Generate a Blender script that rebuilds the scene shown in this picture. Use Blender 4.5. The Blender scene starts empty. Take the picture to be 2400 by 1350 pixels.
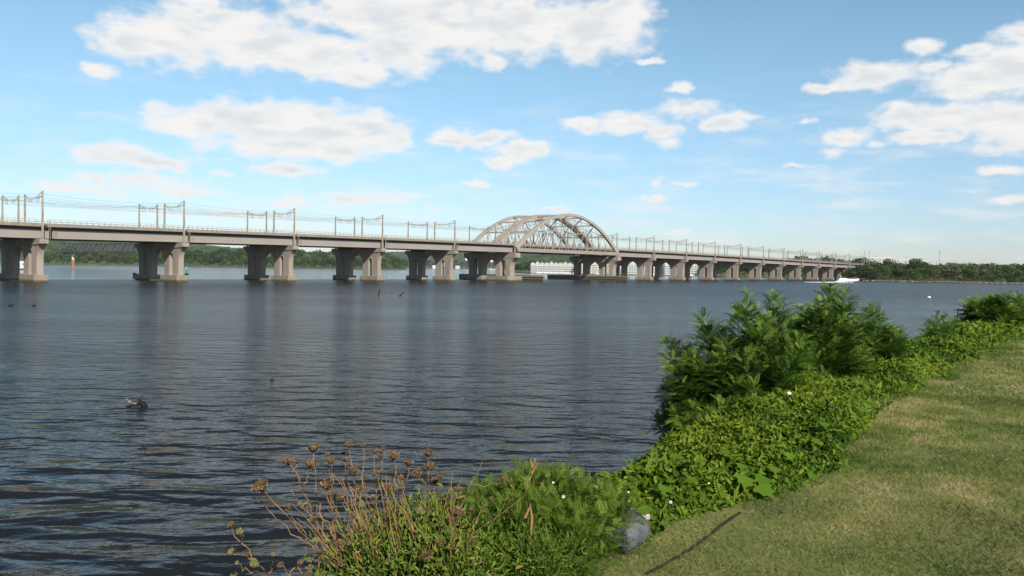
import bpy, math, random
import numpy as np
from mathutils import Vector, Matrix
rng = np.random.default_rng(7); random.seed(7)
SC = bpy.context.scene; COL = SC.collection
# ------------------------------------------------------------------ camera
F_PX, EYE = 1916.0, 5.0
PITCH, ROLL = math.atan(45.8/1916), math.atan(.016)
cF = np.array([0, math.cos(PITCH), -math.sin(PITCH)])
cR0 = np.array([1., 0, 0]); cU0 = np.array([0, math.sin(PITCH), math.cos(PITCH)])
cR = math.cos(ROLL)*cR0+math.sin(ROLL)*cU0; cU = -math.sin(ROLL)*cR0+math.cos(ROLL)*cU0
cam = bpy.data.cameras.new('camera'); camo = bpy.data.objects.new('camera', cam); COL.objects.link(camo)
camo.matrix_world = Matrix(((cR[0], cU[0], -cF[0], 0), (cR[1], cU[1], -cF[1], 0), (cR[2], cU[2], -cF[2], EYE), (0, 0, 0, 1)))
cam.sensor_width = 36; cam.lens = 36*F_PX/2400; cam.clip_end = 60000; cam.clip_start = .1
SC.camera = camo
def ray(px, py):
    v = cF+cR*(px-1200)/F_PX-cU*(py-675)/F_PX
    return v/np.linalg.norm(v)
def at_z(px, py, z):
    v = ray(px, py); return v*((z-EYE)/v[2])+np.array([0, 0, EYE])
def at_y(px, py, Y):
    v = ray(px, py); return v*(Y/v[1])+np.array([0, 0, EYE])
# ------------------------------------------------------------------ light
SUN_TRAVEL = Vector((-.45, 1.02, -.74)).normalized()
sun = bpy.data.lights.new('sun', 'SUN'); sun.energy = 5.0; sun.angle = math.radians(.55); sun.color = (1, .93, .82)
suno = bpy.data.objects.new('sun', sun); COL.objects.link(suno)
suno.rotation_euler = SUN_TRAVEL.to_track_quat('-Z', 'Y').to_euler()
S = -SUN_TRAVEL
SUN_EL = math.asin(S.z); SUN_ROT = math.atan2(S.x, S.y)
SC.view_settings.view_transform = 'Standard'; SC.view_settings.look = 'None'
SC.view_settings.exposure = 0.18; SC.view_settings.gamma = 1
world = bpy.data.worlds.new("World"); SC.world = world; world.use_nodes = True
def azel(px, py):
    v = ray(px, py); return math.degrees(math.atan2(v[0], v[1])), math.degrees(math.asin(v[2]))
CLOUDS = [ # px, py, rx, ry, density
 (300,95,90,48,1),(400,90,140,62,1),(520,70,170,70,1),(620,110,170,60,1),(730,130,150,58,1),(840,165,95,36,1),(930,120,120,60,1),(480,10,70,25,.9),
 (900,40,240,60,1),(1060,60,230,80,1),(1220,60,220,80,1),(1380,70,160,75,1),(1470,30,85,55,1),(1160,140,45,22,.8),(1000,0,420,40,1),
 (234,163,42,17,.8),(380,262,52,28,.8),(440,290,95,34,1),(540,270,75,42,1),(620,290,160,58,1),(740,300,170,58,1),(860,310,120,56,1),(700,345,250,32,1),
 (270,362,120,26,.8),(370,378,110,24,.7),(230,415,45,18,.7),(330,420,170,22,.5),(670,398,100,17,.8),(200,445,160,14,.45),(420,450,150,16,.45),
 (1060,325,68,27,1),(1140,325,75,21,.9),(1225,352,92,26,1),(1180,376,70,16,.9),(1120,430,42,10,.8),
 (1370,290,72,20,.9),(1470,290,95,28,1),(1550,310,48,24,.8),(1570,335,32,16,.6),(1600,207,32,15,.8),(1620,255,85,28,.6),(1700,288,62,24,.9),(1740,270,50,14,.8),
 (2040,180,95,36,.9),(1945,203,58,12,.8),(2165,108,42,17,.8),(2185,158,34,16,.6),
 (2300,185,130,42,1),(2380,160,120,62,1),(2390,85,70,30,.7),(2290,120,70,18,.6),
 (2140,275,90,30,1),(2270,275,150,38,1),(2380,290,90,55,1),(2180,320,110,20,.9),(2350,350,70,16,.6),(1985,322,68,25,.9),(1955,358,34,13,.6),(2050,335,30,12,.5),
 (1515,147,34,8,.6),(1882,285,26,9,.6),(1520,462,42,9,.55),(1610,432,38,8,.55),(1540,425,30,12,.3),(1880,390,40,7,.4),(2365,403,50,12,.5),
 (850,463,170,16,.5),(960,455,60,9,.4),(700,480,150,12,.35),(520,408,30,12,.35),(1310,487,45,8,.45),(1020,487,50,9,.4),(2380,470,70,9,.4),(1580,545,50,8,.35),(1260,575,160,7,.2),(560,505,240,10,.3)]
def build_world():
    nt = world.node_tree; N = nt.nodes; Lk = nt.links; N.clear()
    def n(t, **k):
        o = N.new(t)
        for a, b in k.items(): setattr(o, a, b)
        return o
    def m(op, a, b=None, c=None, clamp=False):
        o = n('ShaderNodeMath', operation=op, use_clamp=clamp)
        for i, v in enumerate((a, b, c)):
            if v is None: continue
            if isinstance(v, (int, float)): o.inputs[i].default_value = v
            else: Lk.new(v, o.inputs[i])
        return o.outputs[0]
    tc = n('ShaderNodeTexCoord'); sep = n('ShaderNodeSeparateXYZ'); Lk.new(tc.outputs['Generated'], sep.inputs[0])
    az = m('MULTIPLY', m('ARCTAN2', sep.outputs[0], sep.outputs[1]), 57.2958)
    el = m('MULTIPLY', m('ARCSINE', sep.outputs[2]), 57.2958)
    cb = n('ShaderNodeCombineXYZ'); Lk.new(az, cb.inputs[0]); Lk.new(el, cb.inputs[1]); P = cb.outputs[0]
    def noise(vec, scale, det, rough=.55, sx=1., sy=1.):
        mp = n('ShaderNodeMapping'); mp.inputs['Scale'].default_value = (sx, sy, 1); Lk.new(vec, mp.inputs[0])
        o = n('ShaderNodeTexNoise'); o.inputs['Scale'].default_value = scale; o.inputs['Detail'].default_value = det
        o.inputs['Roughness'].default_value = rough; Lk.new(mp.outputs[0], o.inputs['Vector']); return o
    # warp
    wn = noise(P, .45, 5, .6)
    vm = n('ShaderNodeVectorMath', operation='MULTIPLY_ADD'); Lk.new(wn.outputs['Color'], vm.inputs[0])
    vm.inputs[1].default_value = (2.2, 1.1, 0); vm.inputs[2].default_value = (-1.1, -.55, 0)
    va = n('ShaderNodeVectorMath', operation='ADD'); Lk.new(P, va.inputs[0]); Lk.new(vm.outputs[0], va.inputs[1]); PW = va.outputs[0]
    acc = None
    for (x, y, rx, ry, dn) in CLOUDS:
        dn = dn+.16 if dn < .65 else dn*1.06
        a, e = azel(x, y); ax = rx*.0299*1.12; ey = ry*.0299*1.16
        q = n('ShaderNodeVectorMath', operation='MULTIPLY_ADD'); Lk.new(PW, q.inputs[0])
        q.inputs[1].default_value = (1/ax, 1/ey, 0); q.inputs[2].default_value = (-a/ax, -e/ey, 0)
        l = n('ShaderNodeVectorMath', operation='LENGTH'); Lk.new(q.outputs[0], l.inputs[0])
        f = m('MULTIPLY_ADD', l.outputs['Value'], -dn, dn)      # dn*(1-l)
        acc = f if acc is None else m('SMOOTH_MAX', acc, f, .12)
    # generic clouds outside the view (top, sides, behind) for the reflections
    g = noise(P, .05, 6, .6, 1, 2.2)
    gf = m('MULTIPLY', m('SUBTRACT', g.outputs['Fac'], .66), 3.0)
    outm = m('MAXIMUM', m('SUBTRACT', m('MULTIPLY', el, .1), 2.1), m('SUBTRACT', m('MULTIPLY', m('ABSOLUTE', az), .1), 3.6), clamp=False)
    outc = m('MINIMUM', m('MAXIMUM', outm, 0), 1)
    gen = m('ADD', m('MULTIPLY', gf, outc), m('MULTIPLY', m('SUBTRACT', outc, 1), 1.5))
    acc = m('MAXIMUM', acc, gen)
    d1 = noise(P, .55, 6, .52, 1, 1.8)
    t = m('ADD', acc, m('MULTIPLY', m('SUBTRACT', d1.outputs['Fac'], .5), 1.35))
    mask = n('ShaderNodeMapRange', interpolation_type='SMOOTHSTEP'); Lk.new(t, mask.inputs['Value'])
    mask.inputs['From Min'].default_value = -.04; mask.inputs['From Max'].default_value = .62
    # fine veil near the horizon
    wz = noise(P, .16, 7, .6, 1, 4.5); wr = n('ShaderNodeMapRange', interpolation_type='SMOOTHSTEP'); Lk.new(wz.outputs['Fac'], wr.inputs['Value']); wr.inputs['From Min'].default_value = .46; wr.inputs['From Max'].default_value = .72
    we = n('ShaderNodeMapRange', interpolation_type='SMOOTHSTEP'); Lk.new(el, we.inputs['Value']); we.inputs['From Min'].default_value = 15; we.inputs['From Max'].default_value = 4
    mk = m('MAXIMUM', m('MULTIPLY', mask.outputs[0], .97), m('MULTIPLY', m('MULTIPLY', wr.outputs[0], we.outputs[0]), .55))
    sky = n('ShaderNodeTexSky'); sky.sky_type = 'NISHITA'; sky.sun_disc = False
    sky.sun_elevation = SUN_EL; sky.sun_rotation = SUN_ROT; sky.air_density = 1.0; sky.dust_density = .3; sky.ozone_density = 3.0
    tint = n('ShaderNodeMix', data_type='RGBA', blend_type='MULTIPLY'); tint.inputs[0].default_value = 1
    Lk.new(sky.outputs[0], tint.inputs['A'])
    hr = n('ShaderNodeMapRange', interpolation_type='SMOOTHSTEP'); Lk.new(el, hr.inputs['Value']); hr.inputs['From Min'].default_value = -1; hr.inputs['From Max'].default_value = 16
    hm = n('ShaderNodeMix', data_type='RGBA'); Lk.new(hr.outputs[0], hm.inputs[0]); hm.inputs['A'].default_value = SKY_HOR; hm.inputs['B'].default_value = SKY_TINT
    zr = n('ShaderNodeMapRange', interpolation_type='SMOOTHSTEP'); Lk.new(el, zr.inputs['Value']); zr.inputs['From Min'].default_value = 18.5; zr.inputs['From Max'].default_value = 30
    zm = n('ShaderNodeMix', data_type='RGBA'); Lk.new(zr.outputs[0], zm.inputs[0]); Lk.new(hm.outputs['Result'], zm.inputs['A']); zm.inputs['B'].default_value = SKY_ZEN
    Lk.new(zm.outputs['Result'], tint.inputs['B'])
    # cloud tone: soft grey bellies
    cs = noise(P, .36, 3, .5, .8, 2.4)
    cr = n('ShaderNodeMapRange'); Lk.new(cs.outputs['Fac'], cr.inputs['Value'])
    cr.inputs['From Min'].default_value = .40; cr.inputs['From Max'].default_value = .60
    dk = n('ShaderNodeMapRange'); Lk.new(t, dk.inputs['Value']); dk.inputs['From Min'].default_value = .38; dk.inputs['From Max'].default_value = .85
    lf = m('SUBTRACT', 1, m('MULTIPLY', dk.outputs[0], m('SUBTRACT', 1, cr.outputs[0])))
    cm = n('ShaderNodeMix', data_type='RGBA'); Lk.new(lf, cm.inputs[0])
    cm.inputs['A'].default_value = CLOUD_LO; cm.inputs['B'].default_value = CLOUD_HI
    mx = n('ShaderNodeMix', data_type='RGBA'); Lk.new(mk, mx.inputs[0])
    Lk.new(tint.outputs['Result'], mx.inputs['A']); Lk.new(cm.outputs['Result'], mx.inputs['B'])
    bg = n('ShaderNodeBackground'); bg.inputs['Strength'].default_value = .09; Lk.new(mx.outputs['Result'], bg.inputs['Color'])
    out = n('ShaderNodeOutputWorld'); Lk.new(bg.outputs[0], out.inputs[0])
SKY_TINT = (1.40, 1.53, 1.38, 1); SKY_HOR = (1.02, 1.09, 1.30, 1); SKY_ZEN = (.13, .135, .13, 1); CLOUD_HI = (9.3, 9.1, 8.9, 1); CLOUD_LO = (7.3, 7.7, 8.0, 1)
build_world()
try: world.cycles.sampling_method = 'MANUAL'; world.cycles.sample_map_resolution = 512
except Exception: pass
# ------------------------------------------------------------------ materials
MATS = {}
def new_mat(name):
    m = bpy.data.materials.new(name); m.use_nodes = True; m.node_tree.nodes.clear(); return m, m.node_tree.nodes, m.node_tree.links
def mat_noise(name, c1, c2, scale=1., rough=.8, bump=0., detail=5, metallic=0., stretch=(1, 1, 1), c3=None, spec=.4, coord='Object', bscale=None):
    if name in MATS: return MATS[name]
    m, N, L = new_mat(name)
    o = N.new('ShaderNodeOutputMaterial'); p = N.new('ShaderNodeBsdfPrincipled'); L.new(p.outputs[0], o.inputs[0])
    p.inputs['Roughness'].default_value = rough; p.inputs['Metallic'].default_value = metallic
    p.inputs['Specular IOR Level'].default_value = spec
    tc = N.new('ShaderNodeTexCoord'); mp = N.new('ShaderNodeMapping'); mp.inputs['Scale'].default_value = stretch
    L.new(tc.outputs[coord], mp.inputs[0])
    nz = N.new('ShaderNodeTexNoise'); nz.inputs['Scale'].default_value = scale; nz.inputs['Detail'].default_value = detail
    L.new(mp.outputs[0], nz.inputs['Vector'])
    r = N.new('ShaderNodeValToRGB'); r.color_ramp.elements[0].position = .32; r.color_ramp.elements[1].position = .68
    r.color_ramp.elements[0].color = (*c1, 1); r.color_ramp.elements[1].color = (*c2, 1)
    if c3: e = r.color_ramp.elements.new(.5); e.color = (*c3, 1)
    L.new(nz.outputs['Fac'], r.inputs[0]); L.new(r.outputs[0], p.inputs['Base Color'])
    if bump:
        n2 = nz
        if bscale:
            n2 = N.new('ShaderNodeTexNoise'); n2.inputs['Scale'].default_value = bscale; n2.inputs['Detail'].default_value = 6; L.new(mp.outputs[0], n2.inputs['Vector'])
        b = N.new('ShaderNodeBump'); b.inputs['Strength'].default_value = bump; b.inputs['Distance'].default_value = .1
        L.new(n2.outputs['Fac'], b.inputs['Height']); L.new(b.outputs[0], p.inputs['Normal'])
    MATS[name] = m; return m
def mat_leaf(name, cols, rough=.55, trans=.3):
    """colour per leaf from the attribute 'v'"""
    if name in MATS: return MATS[name]
    m, N, L = new_mat(name)
    o = N.new('ShaderNodeOutputMaterial'); p = N.new('ShaderNodeBsdfPrincipled'); t = N.new('ShaderNodeBsdfTranslucent'); mx = N.new('ShaderNodeMixShader')
    at = N.new('ShaderNodeAttribute'); at.attribute_name = 'v'
    r = N.new('ShaderNodeValToRGB'); k = len(cols)
    for i, c in enumerate(cols):
        e = r.color_ramp.elements[i] if i < 2 else r.color_ramp.elements.new(i/(k-1))
        e.position = i/(k-1); 
    for i, c in enumerate(cols): r.color_ramp.elements[i].color = (*c, 1)
    L.new(at.outputs['Fac'], r.inputs[0]); L.new(r.outputs[0], p.inputs['Base Color']); L.new(r.outputs[0], t.inputs['Color'])
    p.inputs['Roughness'].default_value = rough; p.inputs['Specular IOR Level'].default_value = .18; mx.inputs[0].default_value = trans
    L.new(p.outputs[0], mx.inputs[1]); L.new(t.outputs[0], mx.inputs[2]); L.new(mx.outputs[0], o.inputs[0])
    MATS[name] = m; return m
CONC = mat_noise('pale concrete', (.26, .226, .188), (.355, .31, .262), .5, .85, .25, 8, bscale=3, c3=(.325, .272, .228), stretch=(1, 1, .22))
FOOT = mat_noise('footing concrete', (.24, .20, .155), (.33, .28, .22), .4, .85, .2, 8, bscale=3)
def tide(m, z0, z1, col):
    N, L = m.node_tree.nodes, m.node_tree.links; p = [n_ for n_ in N if n_.type == 'BSDF_PRINCIPLED'][0]; src = p.inputs['Base Color'].links[0].from_socket
    g = N.new('ShaderNodeNewGeometry'); s_ = N.new('ShaderNodeSeparateXYZ'); L.new(g.outputs['Position'], s_.inputs[0]); nz = N.new('ShaderNodeTexNoise'); nz.inputs['Scale'].default_value = .9; L.new(g.outputs['Position'], nz.inputs['Vector'])
    a = N.new('ShaderNodeMath'); a.operation = 'MULTIPLY_ADD'; L.new(nz.outputs['Fac'], a.inputs[0]); a.inputs[1].default_value = -.5; L.new(s_.outputs[2], a.inputs[2])
    r = N.new('ShaderNodeMapRange'); L.new(a.outputs[0], r.inputs['Value']); r.inputs['From Min'].default_value = z0; r.inputs['From Max'].default_value = z1
    x = N.new('ShaderNodeMix'); x.data_type = 'RGBA'; L.new(r.outputs[0], x.inputs[0]); x.inputs['A'].default_value = (*col, 1); L.new(src, x.inputs['B']); L.new(x.outputs['Result'], p.inputs['Base Color'])
tide(FOOT, .05, .35, (.11, .095, .05))
GIRD = mat_noise('painted girder steel', (.292, .258, .23), (.326, .29, .26), .15, .6, 0)
FASC = mat_noise('deck concrete', (.24, .20, .165), (.30, .255, .215), .5, .85)
DKST_SHADE = mat_noise('dark steel and shade band', (.03, .033, .03), (.05, .05, .045), 1., .7)  # dark steel parts, and the strip standing for the deck overhang's shadow
RIBM = mat_noise('arch steel', (.345, .308, .28), (.385, .348, .312), .15, .55)
POLE = mat_noise('weathered pole', (.24, .20, .155), (.42, .37, .29), 1.5, .7, stretch=(1, 1, .4))
BEAM = mat_noise('cream beam', (.60, .55, .42), (.68, .63, .50), 1., .6)
WIRE = mat_noise('wire', (.10, .10, .10), (.14, .14, .14), 1., .5)
RAILM = mat_noise('handrail', (.30, .28, .25), (.36, .34, .31), 1., .5)
FEND = mat_noise('fender timber', (.33, .27, .15), (.44, .37, .22), .5, .8, stretch=(1, 1, 4))
FENDK = mat_noise('fender black rub strip', (.02, .02, .02), (.04, .04, .035), 1., .6)
WHITE = mat_noise('white paint', (.74, .74, .72), (.82, .82, .80), .3, .5)
BARK = mat_noise('bark', (.06, .045, .03), (.12, .09, .065), 3., .9, .4)
# ------------------------------------------------------------------ mesh helpers
class MB:
    def __init__(s): s.v = []; s.f = []
    def add(s, V, Fs):
        b = len(s.v); s.v += [tuple(map(float, p)) for p in V]; s.f += [tuple(b+i for i in f) for f in Fs]
    def box(s, a, b):
        x0, y0, z0 = a; x1, y1, z1 = b
        s.add([(x0,y0,z0),(x1,y0,z0),(x1,y1,z0),(x0,y1,z0),(x0,y0,z1),(x1,y0,z1),(x1,y1,z1),(x0,y1,z1)],
              [(0,3,2,1),(4,5,6,7),(0,1,5,4),(1,2,6,5),(2,3,7,6),(3,0,4,7)])
    def bar(s, p, q, w, h=None, up=(0, 0, 1), w2=None, h2=None):
        h = h or w; w2 = w2 or w; h2 = h2 or h
        p = np.array(p, float); q = np.array(q, float); d = q-p; d /= np.linalg.norm(d)
        up = np.array(up, float)
        if abs(d@up) > .95: up = np.array([1., 0, 0])
        x = np.cross(d, up); x /= np.linalg.norm(x); y = np.cross(x, d)
        V = [p-x*w/2-y*h/2, p+x*w/2-y*h/2, p+x*w/2+y*h/2, p-x*w/2+y*h/2, q-x*w2/2-y*h2/2, q+x*w2/2-y*h2/2, q+x*w2/2+y*h2/2, q-x*w2/2+y*h2/2]
        s.add(V, [(0,3,2,1),(4,5,6,7),(0,1,5,4),(1,2,6,5),(2,3,7,6),(3,0,4,7)])
    def tube(s, pts, rad, k=6, cap=True):
        pts = [np.array(p, float) for p in pts]
        if not hasattr(rad, '__len__'): rad = [rad]*len(pts)
        V = []; 
        for i, p in enumerate(pts):
            d = pts[min(i+1, len(pts)-1)]-pts[max(i-1, 0)]; d /= (np.linalg.norm(d)+1e-9)
            u = np.array([0, 0, 1.]) if abs(d[2]) < .9 else np.array([1., 0, 0])
            x = np.cross(d, u); x /= np.linalg.norm(x); y = np.cross(x, d)
            for j in range(k):
                a = 2*math.pi*j/k; V.append(p+rad[i]*(x*math.cos(a)+y*math.sin(a)))
        Fs = [(i*k+j, i*k+(j+1) % k, (i+1)*k+(j+1) % k, (i+1)*k+j) for i in range(len(pts)-1) for j in range(k)]
        if cap: Fs += [tuple(range(k))[::-1], tuple((len(pts)-1)*k+j for j in range(k))]
        s.add(V, Fs)
    def loft(s, rings, close=True, capends=True):
        k = len(rings[0]); V = [p for r in rings for p in r]
        Fs = [(i*k+j, i*k+(j+1) % k, (i+1)*k+(j+1) % k, (i+1)*k+j) for i in range(len(rings)-1) for j in range(k if close else k-1)]
        if capends and close: Fs += [tuple(range(k))[::-1], tuple((len(rings)-1)*k+j for j in range(k))]
        s.add(V, Fs)
    def lathe(s, prof, c=(0, 0, 0), k=16):
        s.loft([[(c[0]+r*math.cos(2*math.pi*j/k), c[1]+r*math.sin(2*math.pi*j/k), c[2]+z) for j in range(k)] for r, z in prof])
    def build(s, name, mat, parent=None, smooth=False):
        me = bpy.data.meshes.new(name); me.from_pydata(s.v, [], s.f); me.materials.append(mat)
        if smooth: me.polygons.foreach_set('use_smooth', [True]*len(me.polygons))
        me.update(); o = bpy.data.objects.new(name, me); COL.objects.link(o)
        if parent: o.parent = parent
        return o
def np_mesh(name, V, Fc, mat, v=None, parent=None, smooth=False, link=True):
    """V (n,3), Fc (m,k) faces of equal size, v per-vertex attribute"""
    me = bpy.data.meshes.new(name); n = len(V); m, k = Fc.shape
    me.vertices.add(n); me.vertices.foreach_set('co', V.astype(np.float32).ravel())
    me.loops.add(m*k); me.loops.foreach_set('vertex_index', Fc.astype(np.int32).ravel())
    me.polygons.add(m); me.polygons.foreach_set('loop_start', np.arange(0, m*k, k, dtype=np.int32))
    try: me.polygons.foreach_set('loop_total', np.full(m, k, dtype=np.int32))
    except Exception: pass
    if smooth: me.polygons.foreach_set('use_smooth', np.ones(m, dtype=bool))
    me.update(calc_edges=True); me.validate()
    if v is not None:
        a = me.attributes.new('v', 'FLOAT', 'POINT'); a.data.foreach_set('value', v.astype(np.float32))
    me.materials.append(mat)
    if not link: return me
    o = bpy.data.objects.new(name, me); COL.objects.link(o)
    if parent: o.parent = parent
    return o
def tag(o, label=None, cat=None, group=None, kind=None):
    if label: o['label'] = label
    if cat: o['category'] = cat
    if group: o['group'] = group
    if kind: o['kind'] = kind
    return o
def empty(name, loc=(0, 0, 0), rz=0, **k):
    o = bpy.data.objects.new(name, None); COL.objects.link(o); o.location = Vector([float(c) for c in loc]); o.rotation_euler = (0, 0, rz); o.empty_display_size = .2
    tag(o, **k); return o
KIDS = {}
def kids(o): return [c for c in bpy.data.objects if c.parent == o]
def dup(o, kidtree, parent=None):
    c = o.copy(); COL.objects.link(c); c.parent = parent
    for ch, sub in kidtree: dup(ch, sub, c)
    return c
def tree_of(o): return [(c, tree_of(c)) for c in kids(o)]
ORD = ['first', 'second', 'third', 'fourth', 'fifth', 'sixth', 'seventh', 'eighth', 'ninth', 'tenth', 'eleventh', 'twelfth', 'thirteenth', 'fourteenth', 'fifteenth', 'sixteenth', 'seventeenth', 'eighteenth', 'nineteenth', 'twentieth']
def unit(a): return a/(np.linalg.norm(a, axis=-1, keepdims=True)+1e-9)
def inst(T, Fc, pos, axis, up, scale, v=None):
    """instances of a template (y = along the leaf, z = its normal)"""
    y = unit(axis); x = unit(np.cross(y, up)); z = np.cross(x, y)
    R = np.stack([x, y, z], -1)                    # (n,3,3) columns
    if np.ndim(scale) == 1: scale = scale[:, None, None]
    V = np.einsum('nij,kj->nki', R, T)*scale+pos[:, None, :]
    n, k = len(pos), len(T)
    Fa = (Fc[None]+(np.arange(n)*k)[:, None, None]).reshape(-1, Fc.shape[1])
    return V.reshape(-1, 3), Fa, (np.repeat(v, k) if v is not None else None)
def join(parts):
    Vs, Fs, vs = [], [], []; b = 0
    for V, Fc, v in parts: Vs.append(V); Fs.append(Fc+b); vs.append(v); b += len(V)
    return np.concatenate(Vs), np.concatenate(Fs), np.concatenate(vs)
def vnoise(x, y, seed=0):
    """cheap smooth value noise"""
    r = np.random.default_rng(seed).random((64, 64)); xi = np.floor(x).astype(int); yi = np.floor(y).astype(int)
    fx = x-xi; fy = y-yi; fx = fx*fx*(3-2*fx); fy = fy*fy*(3-2*fy)
    g = lambda a, b: r[a % 64, b % 64]
    return (g(xi, yi)*(1-fx)+g(xi+1, yi)*fx)*(1-fy)+(g(xi, yi+1)*(1-fx)+g(xi+1, yi+1)*fx)*fy

# ------------------------------------------------------------------ water
BD, BTH, BS0, BL, BA = 209.1, .68481, 79.78, 35.55, 77.4       # bridge: distance, bearing, start, span, arch
bd = np.array([math.sin(BTH), math.cos(BTH), 0]); bn = np.array([-math.cos(BTH), math.sin(BTH), 0])
def mat_water():
    m, N, L = new_mat('river water')
    o = N.new('ShaderNodeOutputMaterial'); p = N.new('ShaderNodeBsdfPrincipled'); L.new(p.outputs[0], o.inputs[0])
    p.inputs['Base Color'].default_value = (.016, .020, .024, 1); p.inputs['Roughness'].default_value = .13; p.inputs['IOR'].default_value = 1.17; p.inputs['Specular Tint'].default_value = (.74, .90, 1, 1)
    g = N.new('ShaderNodeNewGeometry')
    def mp(sx, sy, rot=0.):
        q = N.new('ShaderNodeMapping'); q.inputs['Scale'].default_value = (sx, sy, 1); q.inputs['Rotation'].default_value = (0, 0, rot); L.new(g.outputs['Position'], q.inputs[0]); return q.outputs[0]
    def nz(vec, sc, det, rough=.5, dist=0.):
        q = N.new('ShaderNodeTexNoise'); q.inputs['Scale'].default_value = sc; q.inputs['Detail'].default_value = det; q.inputs['Roughness'].default_value = rough
        q.inputs['Distortion'].default_value = dist; L.new(vec, q.inputs['Vector']); return q.outputs['Fac']
    def mth(op, a, b=None, clamp=False):
        q = N.new('ShaderNodeMath'); q.operation = op; q.use_clamp = clamp
        for i, v in enumerate((a, b)):
            if v is None: continue
            if isinstance(v, (int, float)): q.inputs[i].default_value = v
            else: L.new(v, q.inputs[i])
        return q.outputs[0]
    sy = N.new('ShaderNodeSeparateXYZ'); L.new(g.outputs['Position'], sy.inputs[0])
    lee = N.new('ShaderNodeMapRange'); L.new(sy.outputs[1], lee.inputs['Value']); lee.inputs['From Min'].default_value = 12; lee.inputs['From Max'].default_value = 55
    lee.inputs['To Min'].default_value = .28; lee.inputs['To Max'].default_value = 1.; lee.interpolation_type = 'SMOOTHSTEP'
    far = N.new('ShaderNodeMapRange'); L.new(sy.outputs[1], far.inputs['Value']); far.inputs['From Min'].default_value = 50; far.inputs['From Max'].default_value = 180; far.inputs['To Min'].default_value = 1; far.inputs['To Max'].default_value = 2.4
    swl = N.new('ShaderNodeMapRange'); L.new(sy.outputs[1], swl.inputs['Value']); swl.inputs['From Min'].default_value = 14; swl.inputs['From Max'].default_value = 45; swl.inputs['To Min'].default_value = 1.05; swl.inputs['To Max'].default_value = .7
    a = mth('MULTIPLY', swl.outputs[0], nz(mp(.42, 1.0, .06), 1.0, 2, .40, .35))         # long low ripples
    b = mth('MULTIPLY', mth('MULTIPLY', nz(mp(.85, 1.25, -.12), 2.2, 3, .5, .2), .42), lee.outputs[0])
    c = mth('MULTIPLY', mth('MULTIPLY', nz(mp(1.2, 1.4, .2), 8., 2), .085), lee.outputs[0])
    # ruffled patches
    patch = N.new('ShaderNodeMapRange'); L.new(nz(mp(.02, .06), 1., 3), patch.inputs['Value']); patch.inputs['From Min'].default_value = .35; patch.inputs['From Max'].default_value = .65
    patch.inputs['To Min'].default_value = .55; patch.inputs['To Max'].default_value = 1.25
    h = mth('ADD', a, mth('MULTIPLY', mth('MULTIPLY', mth('ADD', b, c), far.outputs[0]), patch.outputs[0]))
    # sheltered calm water beyond the bridge
    dt = N.new('ShaderNodeVectorMath'); dt.operation = 'DOT_PRODUCT'; L.new(g.outputs['Position'], dt.inputs[0]); dt.inputs[1].default_value = tuple(bn)
    calm = N.new('ShaderNodeMapRange'); L.new(dt.outputs['Value'], calm.inputs['Value']); calm.inputs['From Min'].default_value = BD+25; calm.inputs['From Max'].default_value = BD+32
    calm.inputs['To Min'].default_value = 1.; calm.inputs['To Max'].default_value = .20
    h = mth('MULTIPLY', h, calm.outputs[0])
    ro = mth('ADD', mth('MULTIPLY', calm.outputs[0], mth('MULTIPLY', mth('MULTIPLY', lee.outputs[0], far.outputs[0]), .09)), .05); L.new(ro, p.inputs['Roughness'])
    bp = N.new('ShaderNodeBump'); bp.inputs['Strength'].default_value = 1; bp.inputs['Distance'].default_value = .42; L.new(h, bp.inputs['Height']); L.new(bp.outputs[0], p.inputs['Normal'])
    return m
w = MB(); w.add([(-9000, -60, 0), (9000, -60, 0), (9000, 12000, 0), (-9000, 12000, 0)], [(0, 1, 2, 3)])
tag(w.build('water', mat_water()), kind='structure')

# ------------------------------------------------------------------ the two railway bridges
K = 20                                  # pier stations
ST = [-71.1, -35.55]+[BL*i for i in range(6)]+[BL*5+BA+BL*i for i in range(14)]
_s = np.array([BL*i for i in range(6)]+[BL*5+BA+BL*i for i in range(12)])
_z = np.array([21.62,21.95,22.26,22.48,22.62,22.75,22.99,22.92,22.75,22.58,22.38,22.2,22.04,21.88,21.55,21.34,21.19,21.0])
_pf = np.polyfit((_s-300)/300, _z, 4)
def ZTOP(s): return float(np.polyval(_pf, (min(max(s, 0), 640)-300)/300))
def ZD(s): return ZTOP(s)-7.75
RZ = math.pi/2-BTH
ORG = BD*bn+BS0*bd
BASE_TANK = [empty('railway_bridge', ORG, RZ, label='near railway bridge of pale girders on flared concrete piers with the arch on the right', cat='bridge', group='pair of parallel railway bridges'),
             empty('railway_bridge', ORG, RZ, label='rear railway bridge running close behind the near one, its arch showing to the left', cat='bridge', group='pair of parallel railway bridges')]
def T(side, t): return t if side == 0 else 25.0-t        # the rear bridge is the near one mirrored
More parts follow.
